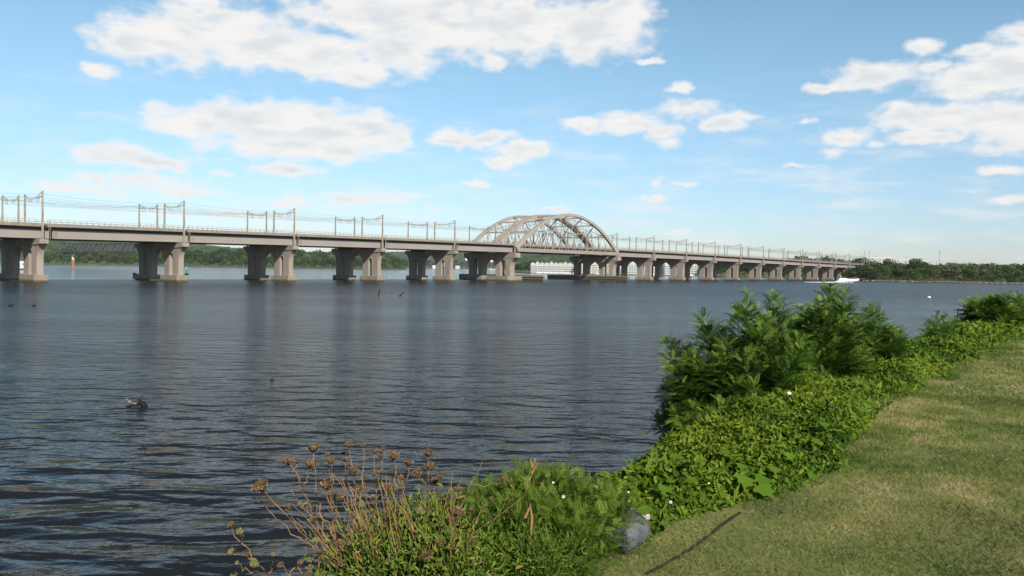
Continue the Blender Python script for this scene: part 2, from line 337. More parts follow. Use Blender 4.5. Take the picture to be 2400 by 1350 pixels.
def pier(side, s, kind):
    root = BASE_TANK[side]; zt = ZD(s)-3.72; mb = MB()
    if kind == 'arch': th, cth, c0, c1, k0, k1, sl0, sl1, stop, capd = 1.45, 1.6, 1.2, 8.8, -1.6, 12.4, 3.5, 6.5, 8.6, 2.0
    else: th, cth, c0, c1, k0, k1, sl0, sl1, stop, capd = .78, 1.0, 1.5, 9.1, -.9, 12.4, 4.4, 6.2, 7.7, 1.15
    zb = 1.5; zc = zt-capd; hc = 4.0; r = (sl1-sl0)/2; cc = (sl0+sl1)/2
    zs = sorted(set([zb, zc-hc]+[zc-hc+hc*math.sin(a*math.pi/2/10) for a in range(11)]+[stop-r+r*math.sin(a*math.pi/2/6) for a in range(7)]+[zc]))
    def lo(z):
        u = min(max((z-(zc-hc))/hc, 0), 1); return c0-(c0-k0)*(1-math.sqrt(max(0, 1-u*u)))
    def hi(z):
        u = min(max((z-(zc-.5-hc))/hc, 0), 1); return c1+(k1-c1)*(1-math.sqrt(max(0, 1-u*u*.985)))*(1/(1-math.sqrt(.015)))
    def sw(z):
        if z <= stop-r: return r
        return math.sqrt(max(0, r*r-(z-stop+r)**2))
    def P(s_, t, z): return (s+s_, T(side, t), z)
    fl = side == 0
    for za, zz in zip(zs[:-1], zs[1:]):
        for (fa, fb) in (((lo(za), cc-sw(za)), (lo(zz), cc-sw(zz))), ((cc+sw(za), hi(za)), (cc+sw(zz), hi(zz)))):
            A = [P(-th, fa[0], za), P(th, fa[0], za), P(th, fa[1], za), P(-th, fa[1], za), P(-th, fb[0], zz), P(th, fb[0], zz), P(th, fb[1], zz), P(-th, fb[1], zz)]
            fs = [(0, 1, 5, 4), (2, 3, 7, 6), (3, 0, 4, 7), (1, 2, 6, 5)]
            if za >= stop-1e-6: fs = [(3, 0, 4, 7), (1, 2, 6, 5)]+([(0, 1, 5, 4)] if fa[0] < cc-1 else [(2, 3, 7, 6)])
            if za >= stop-1e-6 and fa[0] >= cc-1e-6: fs = [(2, 3, 7, 6), (3, 0, 4, 7), (1, 2, 6, 5)]
            mb.add(A, [f if fl else f[::-1] for f in fs])
    # cap, chamfered at its outer end
    kk = k0; prof = [(k0, zc+.15), (k0+.35, zc), (k1, zc-.55), (k1, zt), (k0+.25, zt), (k0, zt-.2)]
    mb.loft([[P(-cth, t, z) for t, z in prof], [P(cth, t, z) for t, z in prof]])
    o = mb.build('pier', CONC, root)
    f = MB()
    if kind == 'arch':
        a, b, c = 4.6, (-1.6, 11.3), 2.0
        f.loft([[P(q[0], q[1], z) for q in ((-a, b[0]+1.5), (-a+1.5, b[0]), (a-1.5, b[0]), (a, b[0]+1.5), (a, b[1]), (-a, b[1]))] for z in (-1.5, 1.95)])
    else: 
        f.box((s-1.62, min(T(side, .8), T(side, 9.7)), -1.5), (s+1.62, max(T(side, .8), T(side, 9.7)), 1.66))
    f.build('footing', FOOT, o)
    # bearings under each girder line
    bb = MB()
    bb.box((s-.35, min(T(side, 1.4), T(side, 10.1)), zt-.01), (s+.35, max(T(side, 1.4), T(side, 10.1)), zt+.2))
    bb.build('bearing', DKST_SHADE, o)
def span(side, s0, s1, arch=False):
    root = BASE_TANK[side]; n = 8; ss = np.linspace(s0, s1, n+1)
    def strip(mb, t0, t1, zo0, zo1, a=s0, b=s1):
        q = np.linspace(a, b, n+1); ta, tb = T(side, t0), T(side, t1)
        rings = [[(x, ta, ZD(x)+zo0), (x, tb, ZD(x)+zo0), (x, tb, ZD(x)+zo1), (x, ta, ZD(x)+zo1)] for x in q]
        mb.loft(rings)
    g0, g1 = s0+1.2, s1+.5
    d = MB(); strip(d, .75, 10.9, -.28, -.02, s0+.5, s1+.5); dk = d.build('deck_slab', FASC, root)
    for ea, eb in ((.35, .72), (10.95, 11.3)):
        e = MB(); strip(e, ea, eb, -.72, 0, g0, g1); e.build('deck_edge', FASC, dk)
    e = MB(); strip(e, .723, 1.72, -1.02, -.30, g0-.4, g1-.2); strip(e, 1.4, 1.72, -1.35, -1.0, g0-.4, g1-.2); e.build('shade_band', DKST_SHADE, dk)  # added dark strip, stands for the shadow under the deck overhang
    zo = -3.4 if not arch else -2.2
    if not arch:
        for i, t in enumerate((1.75, 4.5, 7.3, 9.8)):
            g = MB(); a, b = (s0+2.8, s1+2.0) if i in (0, 3) else (s0+.7, s1+.6)
            strip(g, t-.09, t+.09, -3.38, -.30 if i else -1.3, a, b); strip(g, t-.32, t+.32, -3.5, -3.38, a, b); strip(g, t-.30, t+.30, *((-.42, -.29) if i else (-1.42, -1.3)), a, b)
            if i == 0:
                for q in (.25, .55, .9): g.box((a+q, T(side, t-.3)-.01, ZD(a)-3.36), (a+q+.08, T(side, t)+.0, ZD(a)-1.4)) if side == 0 else None
            g.build('girder', GIRD, root)
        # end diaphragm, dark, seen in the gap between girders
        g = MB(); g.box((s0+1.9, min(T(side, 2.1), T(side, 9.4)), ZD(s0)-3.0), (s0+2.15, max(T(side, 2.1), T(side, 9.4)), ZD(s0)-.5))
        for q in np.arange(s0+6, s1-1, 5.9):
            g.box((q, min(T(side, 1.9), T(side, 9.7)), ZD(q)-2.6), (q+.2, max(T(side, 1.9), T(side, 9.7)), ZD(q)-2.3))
        g.build('cross_frame', DKST_SHADE, root)
    # railing
    q = np.linspace(g0, g1, n+1)
    for t in (.52, 11.1):
        r = MB()
        for zo_ in (.52, .98) if t < 1 else (.98,):
            for a, b in zip(q[:-1], q[1:]): r.bar((a, T(side, t), ZD(a)+zo_), (b, T(side, t), ZD(b)+zo_), .07)
        for x in np.arange(g0+.1, g1, 1.5): r.bar((x, T(side, t), ZD(x)), (x, T(side, t), ZD(x)+1.0), .07)
        r.build('railing', RAILM, root)
def ladder(side, s):
    root = BASE_TANK[side]; m = MB(); z = ZD(s)-3.72
    for a in (1.5, 1.85): m.bar((s+a, T(side, .25), z), (s+a, T(side, .25), z+4.8), .07)
    for x in np.arange(-2.2, 1.3, .55): m.bar((s+x, T(side, -.7), z), (s+x, T(side, -.7), z+.75), .05)
    m.bar((s-1.3, T(side, -.7), z+.75), (s+1., T(side, -.7), z+.75), .05)
    m.build('ladder', RAILM, root)
SIA, SIB = 5*BL, 5*BL+BA
for side in (0, 1):
    for i, s in enumerate(ST[1:]):
        pier(side, s, 'arch' if i in (6, 7) and abs(s-SIA) < 1 or abs(s-SIB) < 1 else 'std')
    for s0, s1 in zip(ST[:-1], ST[1:]): span(side, s0, s1, s0 == SIA)
    if side == 0:
        for s in ST[1:]: 
            if s not in (SIA, SIB): ladder(side, s)
# arch superstructure
def rib_z(u, z0, z1): return z0+(z1-z0)*(1-abs(2*u-1)**2.0)
def arch(side):
    root = BASE_TANK[side]; n = 40; z0, z1 = ZD(SIA)-1.9, 29.0
    ribs = []
    for t in (-.35, 11.3):
        m = MB(); rings = []
        for i in range(n+1):
            u = i/n; s = SIA+.2+(BA-.4)*u; z = rib_z(u, z0, z1); sl = (z1-z0)*4*(1-2*u)/BA
            nn = np.array([-sl, 1.])/math.hypot(sl, 1); dp = .55+.38*abs(2*u-1)**3; w = .55+.12*abs(2*u-1)**2; tt = T(side, t)
            rings.append([(s+nn[0]*dp, tt-w, z+nn[1]*dp), (s+nn[0]*dp, tt+w, z+nn[1]*dp), (s-nn[0]*dp, tt+w, z-nn[1]*dp), (s-nn[0]*dp, tt-w, z-nn[1]*dp)])
        m.loft(rings); m.build('arch_rib', RIBM, root)
        # tie girder beside the deck
        m = MB(); q = np.linspace(SIA+1.0, SIB-1.0, 9); w = .5; tt = T(side, t)
        m.loft([[(x, tt-w, ZD(x)-3.15), (x, tt+w, ZD(x)-3.15), (x, tt+w, ZD(x)-1.65), (x, tt-w, ZD(x)-1.65)] for x in q]); m.build('tie_girder', GIRD, root)
        m = MB(); 
        for a, b in zip(q[:-1], q[1:]): m.bar((a, tt-.4, ZD(a)-.95), (b, tt-.4, ZD(b)-.95), .06)
        for x in np.arange(SIA+3, SIB-2, 1.6): m.bar((x, tt-.4, ZD(x)-1.7), (x, tt-.4, ZD(x)-.95), .05)
        m.build('walkway_railing', RAILM, root)
        nodes = np.linspace(SIA+5.2, SIB-5.2, 14)
        for x in nodes:
            for sg in (1, -1):
                xb = x-sg*1.25; zb = ZD(x)-1.6; sl = 1.95; L = .5
                while True:
                    xx = xb+sg*L/sl; u = (xx-SIA)/BA
                    if u <= .02 or u >= .98 or rib_z(u, z0, z1) <= zb+L: break
                    L += .2
                m = MB(); 
                if L > 3.4: m.bar((xb+sg*3/sl, tt, zb+3), (xb+sg*L/sl, tt, zb+L), .13)
                m.bar((xb, tt-.12*sg, zb), (xb+sg*3.2/sl, tt-.12*sg, zb+3.2), .25)
                m.build('hanger', RIBM, root)
    # floor beams
    for x in np.linspace(SIA+5.2, SIB-5.2, 14):
        m = MB(); m.box((x-.25, min(T(side, .2), T(side, 10.8)), ZD(x)-2.9), (x+.25, max(T(side, .2), T(side, 10.8)), ZD(x)-1.5)); m.build('floor_beam', DKST_SHADE, root)
    for t in (2.9, 4.35, 7.0, 8.45):
        m = MB(); m.bar((SIA+1, T(side, t), ZD(SIA)-.9), (SIB-1, T(side, t), ZD(SIB)-.9), .4, 1.1); m.build('stringer', DKST_SHADE, root)
    # bracing between the two ribs: struts and crossing diagonals
    us = [.13, .255, .38, .5, .62, .745, .87]; pt = lambda u, t: (SIA+BA*u, T(side, t), rib_z(u, z0, z1))
    for u in us:
        m = MB(); m.bar(pt(u, 0), pt(u, 11), .45, .55); m.build('arch_strut', RIBM, root)
    for a, b in zip(us[:-1], us[1:]):
        m = MB(); c = (a+b)/2
        for p, q in (((a, 0), (b, 11)), ((a, 11), (b, 0))):
            pm = ((p[0]+q[0])/2, 5.5); m.bar(pt(*p), pt(*pm), .4, .4); m.bar(pt(*pm), pt(*q), .4, .4)
        m.build('diagonal_brace', RIBM, root)
for side in (0, 1):
    arch(side)
    for t in (2.9, 4.35, 7.0, 8.45):
        r = MB(); st = ST
        for a, b in zip(st[:-1], st[1:]): r.bar((a, T(side, t), ZD(a)+.07), (b, T(side, t), ZD(b)+.07), .07, .16)
        r.build('rail', DKST_SHADE, BASE_TANK[side])

# catenary portals
def portal(side):
    root = empty('catenary_portal', (0, 0, 0), RZ); sg = 1 if side == 0 else -1
    a, b = (0., 10.5) if side == 0 else (0., -10.5)
    m = MB(); m.bar((0, a, -3.7), (0, a, 7.75), .42, .42, w2=.30, h2=.30); m.build('pole', POLE, root)
    m = MB(); m.bar((0, b, -.1), (0, b, 7.35), .42, .42, w2=.32, h2=.32); m.build('pole', POLE, root)
    m = MB(); m.bar((0, a, 6.55), (0, (a*.45+b*.55), 6.1), .24, .34); m.bar((0, (a*.45+b*.55), 6.1), (0, b, 6.35), .24, .34); m.build('crossbeam', BEAM, root)
    m = MB(); m.bar((0, a, 7.65), (0, a*.65+b*.35, 6.35), .09); m.bar((0, b, 7.2), (0, b*.85+a*.15, 6.45), .07)
    for f in (.2, .32, .62, .76):
        t = a+(b-a)*f; m.bar((0, t, 6.3), (0, t, 5.4), .08)
    m.bar((0, a+(b-a)*.2, 5.4), (0, a+(b-a)*.32, 5.4), .05); m.bar((0, a+(b-a)*.62, 5.4), (0, a+(b-a)*.76, 5.4), .05)
    m.build('hanger_bracket', WIRE, root)
    return root
def W(s, t, z): return ORG+bd*s+bn*t+np.array([0, 0, z])
PS = [BL*i for i in range(6)]+[SIA+BA/3, SIA+2*BA/3]+[SIB+BL*i for i in range(12)]
for side in (0, 1):
    proto = portal(side); tr = tree_of(proto); first = True
    for i, s in enumerate(PS):
        o = proto if first else dup(proto, tr); first = False
        o.location = Vector(W(s, T(side, 0) if side == 0 else 25.0, ZD(s)))
        who = 'near' if side == 0 else 'rear'
        if i < 6: w_ = f'{ORD[i]} from the left edge of the view'
        elif i < 8: w_ = f'{"left" if i == 6 else "right"} one of the two inside the arch'
        else: w_ = f'{ORD[i-8]} right of the arch foot'
        tag(o, f'tan catenary portal on the {who} bridge, {w_}', 'catenary portal', f'catenary portals along the {who} bridge')
# overhead wires
for side in (0, 1):
    spots = [(0.2*10.5+.6, 5.45, 'contact wire over the outer track'), (.26*10.5, 6.5, 'messenger wire over the outer track'), (.69*10.5, 5.4, 'contact wire over the inner track'), (.73*10.5, 6.45, 'messenger wire over the inner track'), (.1, 7.0, 'feeder wire along the outer pole tops')]
    for t, dz, nm in spots:
        m = MB(); st = [-BL]+PS+[PS[-1]+BL]
        for a, b in zip(st[:-1], st[1:]):
            sag = .08 if 'contact' in nm else .8; q = np.linspace(a, b, 7)
            pts = [W(x, T(side, t), ZD(x)+dz-sag*4*((x-a)/(b-a))*(1-(x-a)/(b-a))) for x in q]
            m.tube(pts, .02, 4, False)
        tag(m.build('overhead_wire', WIRE), f'thin grey {nm} of the {"near" if side == 0 else "rear"} bridge', 'wire', 'overhead wires')

# timber fenders beside the arch piers
def fender(s, flip, label):
    root = empty('channel_fender', W(s, 0, 0), RZ, label=label, cat='fender', group='timber fenders of the channel'); x = -.6
    t0, t1 = -10., 36.; m = MB(); m.box((-.6, t0, -1.5), (.6, t1, 2.15)); m.build('wall', FEND, root)
    k = MB()
    for z in (.25, 1.15):
        k = MB(); k.box((-.72, t0-.12, z), (-.603, t1, z+.55)); k.box((-.72, t0-.12, z), (.5, t0-.003, z+.55)); k.build('rub_strip', FENDK, root)
    c = MB(); c.box((-.75, t0-.2, 2.153), (.75, t1, 2.35)); c.build('coping', FOOT, root)
    r = MB(); r.bar((0, t0, 3.3), (0, t1, 3.3), .06)
    for t in np.arange(t0, t1, 2.2): r.bar((0, t, 2.3), (0, t, 3.3), .06)
    r.build('handrail', RAILM, root)
fender(SIA+6.4, 1, 'tan timber fender wall beside the left arch pier')
fender(SIB-6.4, 0, 'long black banded timber fender in front of the right arch pier')

# ------------------------------------------------------------------ far land and hills
LAND = mat_noise('shore earth', (.10, .09, .05), (.22, .19, .12), .05, .95, c3=(.09, .12, .05), coord='Object')
WOODM = mat_noise('wooded hillside', (.022, .045, .018), (.075, .11, .045), .045, .95, 0, 7, c3=(.045, .075, .03))
def land(name, pts, depth, z=.9):
    """shore strip: front line pts (x,y) ordered left to right, reaching back"""
    m = MB(); f = [(x, y, -1) for x, y in pts]; a = [(x, y, .35) for x, y in pts]; b = [(x*1.004, y*1.004+3, z) for x, y in pts]; c = [(x*(1+depth/y), y+depth, z+2) for x, y in pts]
    m.loft([f, a, b, c], close=False); return tag(m.build(name, LAND), kind='structure')
def gx(px, Y): return (px-1200)/F_PX*Y
LSH = [(-260, 1330), (60, 1330), (250, 1350), (500, 1360), (700, 1400), (850, 1450), (935, 1500), (950, 1700), (948, 2600)]
land('far_shore', [(gx(a, b), b) for a, b in LSH], 900)
MSH = [(925, 2900), (1100, 2850), (1200, 2700), (1198, 1700), (1196, 1080), (1240, 960), (1400, 880), (1640, 860), (1720, 830), (1850, 790), (1960, 760), (1990, 640), (2050, 612), (2150, 600), (2260, 585), (2400, 570), (2700, 540), (3100, 520)]
land('far_shore', [(gx(a, b), b) for a, b in MSH], 1500)
def hill(prof, Y, depth, seed, amp=6., name='wooded_hill'):
    """prof: (px, height m) ridge line as a rounded mound with a lumpy canopy"""
    pxs = np.array([p[0] for p in prof], float); hs = np.array([p[1] for p in prof], float)
    nx, ny = 260, 36; u = np.linspace(pxs[0], pxs[-1], nx); v = np.linspace(0, 1, ny)
    U, Vv = np.meshgrid(u, v); Yy = Y+Vv*depth; X = (U-1200)/F_PX*Y*(1+0*Vv)
    H = np.interp(U, pxs, hs)*np.sin(np.pi*np.clip(Vv*.5+.02, 0, .5))**.8*1.0
    lump = vnoise(X/14+50, Yy/14+50, seed)*amp+vnoise(X/5+90, Yy/5+90, seed+1)*amp*.45
    Z = H+lump*np.clip(H/8, 0, 1)
    Z[0, :] = -2
    V3 = np.stack([X, Yy, Z], -1).reshape(-1, 3); idx = np.arange(nx*ny).reshape(ny, nx)
    Fc = np.stack([idx[:-1, :-1], idx[:-1, 1:], idx[1:, 1:], idx[1:, :-1]], -1).reshape(-1, 4)
    return tag(np_mesh(name, V3, Fc, WOODM), kind='structure')
hill([(80, 60), (200, 88), (330, 96), (420, 80), (600, 60), (800, 62), (960, 75), (1100, 78), (1180, 76), (1260, 70), (1400, 80), (1520, 90), (1640, 60), (1750, 30)], 3600, 700, 3, 12)
hill([(-300, 60), (-100, 70), (60, 62), (160, 48), (300, 40), (520, 30), (700, 24), (900, 16), (945, 2)], 1640, 260, 5, 7)
hill([(1190, 10), (1240, 26), (1330, 30), (1450, 34), (1600, 30), (1700, 20), (1800, 8)], 1500, 300, 8, 8)
hill([(2190, 4), (2230, 15), (2300, 14), (2400, 13), (2560, 15), (2900, 12)], 900, 160, 12, 5)

# ------------------------------------------------------------------ far trees
LEAFQ = np.array([(-.5, 0, 0), (.5, 0, 0), (.45, 1, .1), (-.45, 1, .1)], float); LQF = np.array([[0, 1, 2, 3]])
TREE_COL = {'dark': [(.012, .028, .010), (.03, .058, .018), (.055, .09, .028)], 'green': [(.022, .05, .012), (.05, .10, .022), (.10, .16, .035)],
            'lime': [(.06, .10, .015), (.12, .18, .03), (.20, .25, .05)], 'olive': [(.03, .045, .015), (.06, .08, .025), (.11, .13, .045)], 'grey': [(.05, .07, .04), (.09, .115, .07), (.15, .17, .11)],
            'rust': [(.06, .04, .015), (.11, .075, .03), (.16, .12, .05)]}
def crown_arrays(seed, n=1000, wide=.5, squash=.8, leaf=.055):
    r = np.random.default_rng(seed); k = 15
    th = r.random(k)*2*np.pi; rad = np.sqrt(r.random(k))*wide*.62; cz = .30+r.random(k)*.52
    cx, cy = rad*np.cos(th), rad*np.sin(th); cr = (.14+.13*r.random(k))*(1.15-.5*np.abs(cz-.5))
    i = r.integers(0, k, n); d = unit(r.normal(size=(n, 3))); rr = cr[i]*(1-.35*r.random(n)**2)
    P = np.stack([cx[i], cy[i], cz[i]], -1)+d*rr[:, None]*np.array([1.15, 1.15, squash])
    P[:, 2] = np.clip(P[:, 2], .04, 1)
    ax = unit(np.cross(d, r.normal(size=(n, 3)))+d*.2)
    v = np.clip(.5+.28*r.normal(size=n)*.6+(r.random(k)[i]-.5)*.7, 0, 1)
    return inst(LEAFQ, LQF, P, ax, d+r.normal(size=(n, 3))*.45, leaf*(.6+.8*r.random(n)), v)
TREE_MESH = {}
def tree_mesh(kind, var, shape):
    key = (kind, var, shape)
    if key not in TREE_MESH:
        wide = {'round': .52, 'low': .85, 'tall': .36}[shape]
        V, Fc, v = crown_arrays(hash((var, shape == 'low', shape == 'tall')) % 9999, 1100, wide, .8)
        TREE_MESH[key] = np_mesh('crown', V, Fc, mat_leaf('foliage '+kind, TREE_COL[kind], .7, .12), v, link=False)
        t = MB(); t.tube([(0, 0, -.05), (.01, 0, .25), (0, .01, .6)], [.028, .022, .01], 6)
        t.tube([(.01, 0, .25), (.10, .04, .5)], [.014, .006], 5); t.tube([(.01, 0, .3), (-.09, -.03, .52)], [.014, .006], 5)
        o = t.build('trunk', BARK); TREE_MESH[key+('t',)] = o.data; bpy.data.objects.remove(o)
    return TREE_MESH[key], TREE_MESH[key+('t',)]
def far_tree(x, y, z, h, kind, shape, label, group, name='broadleaf_tree', cat='tree'):
    cm, tm = tree_mesh(kind, random.randrange(3), shape)
    e = empty(name, (x, y, z), random.random()*6.28, label=label, cat=cat, group=group); e.scale = (h*random.uniform(.9, 1.15), h*random.uniform(.9, 1.15), h)
    for nm, me in (('crown', cm), ('trunk', tm)):
        o = bpy.data.objects.new(nm, me); COL.objects.link(o); o.parent = e
KN = {'dark': 'dark green', 'green': 'mid green', 'lime': 'bright yellow green', 'olive': 'dull olive green', 'grey': 'grey green', 'rust': 'rusty brown'}
def row(px0, px1, n, Yf, h0, h1, kinds, shapes, where, grp, zj=0, name='broadleaf_tree', cat='tree', yj=14):
    for i in range(n):
        px = px0+(px1-px0)*(i+random.uniform(-.3, .3))/max(1, n-1); Y = (Yf(px) if callable(Yf) else Yf)+random.uniform(0, yj)
        k = random.choice(kinds); sh = random.choice(shapes)
        far_tree(gx(px, Y), Y, .8+zj, random.uniform(h0, h1), k, sh, f'{KN[k]} {"low bushy" if sh == "low" else "slender" if sh == "tall" else "rounded"} {cat} {where}', f'{KN[k]} {sh} {grp}', name, cat)
shL = lambda p: float(np.interp(p, [a for a, b in LSH[:7]], [b for a, b in LSH[:7]]))+12
shM = lambda p: float(np.interp(p, [1196, 1240, 1400, 1640, 1720, 1850, 1960, 1990, 2050, 2150, 2260, 2400, 2700, 3100], [1080, 960, 880, 860, 830, 790, 760, 640, 612, 600, 585, 570, 540, 520]))+8
w_ = 'in the far wood at left'
row(100, 935, 44, lambda p: shL(p)+4, 14, 22, ['green', 'dark', 'green', 'olive'], ['round', 'round', 'tall'], w_, 'trees of the left far bank')
row(105, 925, 40, lambda p: shL(p)+34, 24, 32, ['dark', 'green', 'dark', 'grey'], ['round'], w_+', second row', 'back trees of the left far bank', yj=30)
row(110, 938, 30, lambda p: shL(p)-4, 5, 10, ['lime', 'green', 'olive'], ['low', 'round'], 'at the water edge of the far bank at left', 'bushes of the left far bank', -.3, 'waterside_bush', 'bush', yj=5)
row(520, 900, 20, lambda p: shL(p)+70, 30, 37, ['dark', 'dark', 'olive'], ['round'], w_+', back row', 'tall trees of the left far bank', yj=30)
row(925, 945, 4, 1560, 12, 22, ['lime', 'green'], ['round'], 'at the tip of the far bank at left', 'tip trees of the left far bank')
row(955, 1195, 16, 2920, 26, 42, ['grey'], ['round', 'low'], 'on the hazy bank far behind the bridge', 'hazy far trees', yj=80)
row(1197, 1245, 7, 1010, 9, 17, ['dark', 'green'], ['round'], 'left of the white apartment buildings', 'trees left of the apartments', yj=60)
row(1650, 1985, 26, lambda p: shM(p)+20, 12, 19, ['green', 'dark', 'green'], ['round'], 'seen between the right bridge piers', 'trees behind the right piers', yj=20)
row(1660, 1985, 16, lambda p: shM(p)+2, 4, 8, ['lime', 'olive', 'green'], ['low'], 'on the shore between the right bridge piers', 'bushes behind the right piers', -.2, 'waterside_bush', 'bush', 4)
row(1850, 2040, 12, 1050, 24, 29, ['dark', 'green', 'grey'], ['round'], 'rising above the deck at the right bridge end', 'trees above the right deck', yj=40)
# right shore, the big wooded point
row(2000, 2140, 11, lambda p: shM(p)+6, 8, 13, ['dark', 'green', 'green'], ['round'], 'on the wooded point by the bridge end', 'trees of the right point', yj=10)
row(2045, 2170, 10, lambda p: shM(p)+22, 12, 16, ['dark', 'dark', 'olive'], ['round'], 'on the wooded point, behind the first row', 'back trees of the right point', yj=12)
row(1985, 2070, 9, lambda p: shM(p)-3, 5, 8.5, ['dark', 'olive'], ['low'], 'hiding the last bridge pier', 'bushes by the last pier', -.3, 'waterside_bush', 'bush', 4)
row(2150, 2420, 18, lambda p: shM(p)+18, 9, 14, ['dark', 'green', 'grey', 'olive', 'green'], ['round'], 'along the right bank', 'trees of the right bank', yj=14)
row(2180, 2430, 16, lambda p: shM(p)+60, 12, 14.5, ['dark', 'olive', 'green'], ['round'], 'along the right bank, back row', 'back trees of the right bank', yj=20)
row(2215, 2470, 22, lambda p: shM(p)+190, 15, 18, ['lime', 'olive', 'grey', 'green'], ['round', 'low'], 'far behind the right bank', 'pale trees behind the right bank', yj=50)
row(2010, 2440, 34, lambda p: shM(p)-4, 2.5, 5.5, ['lime', 'olive', 'green', 'rust'], ['low'], 'on the rocky edge of the right bank', 'bushes of the right bank', -.3, 'waterside_bush', 'bush', 4)
row(2440, 2900, 30, lambda p: shM(p)+10, 8, 17, ['dark', 'green', 'olive'], ['round'], 'beyond the right edge of the view', 'trees right of the view', yj=40)
for px, py, h in ((2088, 597, 21), (2147, 600, 20)): pass
far_tree(gx(2147, 700), 700, 3, 17, 'green', 'round', 'lone rounded tree standing above the others right of the bridge end', 'tall single tree of the right bank')
far_tree(gx(2085, 690), 690, 2, 17.5, 'olive', 'round', 'tallest olive tree crown right beside the bridge end', 'tall olive tree of the right point')
# stones along the right bank
ROCK = mat_noise('pale shore stone', (.22, .19, .15), (.42, .38, .31), .4, .9, .3)
def rock_mesh(mb, c, r, seed, sz=(1, 1, .6), k=10):
    rr = random.Random(seed); rings = []
    for i in range(1, 7):
        a = math.pi*i/7; rings.append([(c[0]+sz[0]*r*math.sin(a)*math.cos(2*math.pi*j/k)*rr.uniform(.8, 1.15), c[1]+sz[1]*r*math.sin(a)*math.sin(2*math.pi*j/k)*rr.uniform(.8, 1.15), c[2]-sz[2]*r*math.cos(a)*rr.uniform(.88, 1.1)) for j in range(k)])
    mb.loft(rings)
for i in range(30):
    px = 1990+i*14.6+random.uniform(-4, 4); Y = shM(px)-9+random.uniform(-1.5, 1); m = MB(); rock_mesh(m, (0, 0, 0), random.uniform(.35, .9), i, (1.6, 1, .5), 8)
    o = m.build('shore_stone', ROCK); o.location = (gx(px, Y), Y, .1); tag(o, 'pale stone among those lining the right bank at the water', 'stone', 'stones along the right bank')

# ------------------------------------------------------------------ white apartment buildings
WINGL = mat_noise('dark window glass', (.10, .12, .14), (.18, .2, .22), .5, .3)  # blue-grey tone of the window panes themselves
ROOFM = mat_noise('pale grey roof', (.50, .52, .54), (.62, .63, .64), .2, .8)
def apartment(px0, px1, Y, n, floors, label, h0=0):
    x0, x1 = gx(px0, Y), gx(px1, Y); W_ = (x1-x0)/n; H = floors*2.45; dpt = 16
    root = empty('apartment_building', ((x0+x1)/2, Y, .9), 0, label=label, cat='building', group='white waterfront apartment buildings'); X0 = x0-(x1+x0)/2
    m = MB(); m.box((X0, 0, -.5), (X0+W_*n, dpt, H)); wl = m.build('wall', WHITE, root)
    win = MB(); win.box((-.62, -.05, 0), (.62, .02, 1.35)); wo = None
    bal = MB(); bal.box((-W_*.46, -1.9, -.12), (W_*.46, -.01, .0)); bal.box((-W_*.46, -1.9, .003), (W_*.46, -1.82, .55)); bal.box((-W_*.46, -1.8, .0), (-W_*.46+.12, -.02, 2.2))
    b0 = None; nw = 0
    for i in range(n):
        xc = X0+W_*(i+.5)
        g = MB(); hh = 2.2+(.9 if i % 3 == 1 else 0)
        g.add([(xc-W_*.48, -.6, H), (xc+W_*.48, -.6, H), (xc, -.6, H+hh), (xc-W_*.48, dpt, H), (xc+W_*.48, dpt, H), (xc, dpt, H+hh)], [(0, 1, 2), (3, 5, 4), (0, 3, 4, 1)])
        go = g.build('gable', WHITE, root)
        r = MB()
        for sg in (-1, 1):
            r.loft([[(xc, y, H+hh+.02), (xc+sg*W_*.5, y, H-.08), (xc+sg*W_*.5, y, H+.10), (xc, y, H+hh+.22)] for y in (-.9, dpt+.3)])
        r.build('roof', ROOFM, root)
        m2 = MB(); m2.box((xc-.7, -.66, H+.5), (xc+.7, -.603, H+1.7)); m2.build('gable_window', WINGL, go)
        for f in range(floors):
            zf = f*2.45
            for dx in (-W_*.22, W_*.22):
                if nw < 100:
                    if wo is None: o = wo = win.build('window', WINGL, root)
                    else: o = wo.copy(); COL.objects.link(o); o.parent = root
                    o.location = (xc+dx, -.003, zf+.55); nw += 1
            if f < floors:
                if b0 is None: o = b0 = bal.build('balcony', WHITE, root)
                else: o = b0.copy(); COL.objects.link(o); o.parent = root
                o.location = (xc, -.003, zf+.1)
apartment(1243, 1352, 940, 10, 4, 'white four storey waterfront apartments, leftmost building under the arch')
apartment(1352.5, 1460, 925, 8, 5, 'white five storey waterfront apartments seen around the right arch pier')
apartment(1466, 1550, 915, 7, 5, 'white apartments seen through the first arches right of the arch span')
apartment(1556, 1645, 905, 7, 5, 'rightmost white apartments behind the bridge piers')
# houses on the far hazy bank
for i, px in enumerate([962, 985, 1003, 1018, 1036, 1052, 1071, 1083, 1094, 1108, 1132, 1152, 1170, 1188]):
    Y = 3150+random.uniform(-250, 200) if i % 3 else 2900; z = random.uniform(4, 42) if i % 3 else 2.5; wd = random.uniform(9, 15)
    root = empty('house', (gx(px, Y), Y, z), random.uniform(-.4, .4), label='small pale house on the hazy hillside beyond the bridge', cat='house', group='pale houses on the hazy hillside')
    m = MB(); m.box((-wd/2, 0, -6), (wd/2, 9, 6)); m.build('wall', WHITE, root)
    m = MB(); m.add([(-wd/2-.5, -.6, 6), (wd/2+.5, -.6, 6), (wd/2+.5, 9.6, 6), (-wd/2-.5, 9.6, 6), (-wd/2, 4.5, 9.5), (wd/2, 4.5, 9.5)], [(0, 1, 5, 4), (2, 3, 4, 5), (0, 4, 3), (1, 2, 5), (0, 3, 2, 1)]); m.build('roof', ROOFM, root)
    m = MB(); m.box((-wd*.3, -.06, 1.2), (-wd*.1, -.003, 3.6)); m.build('window', WINGL, root)
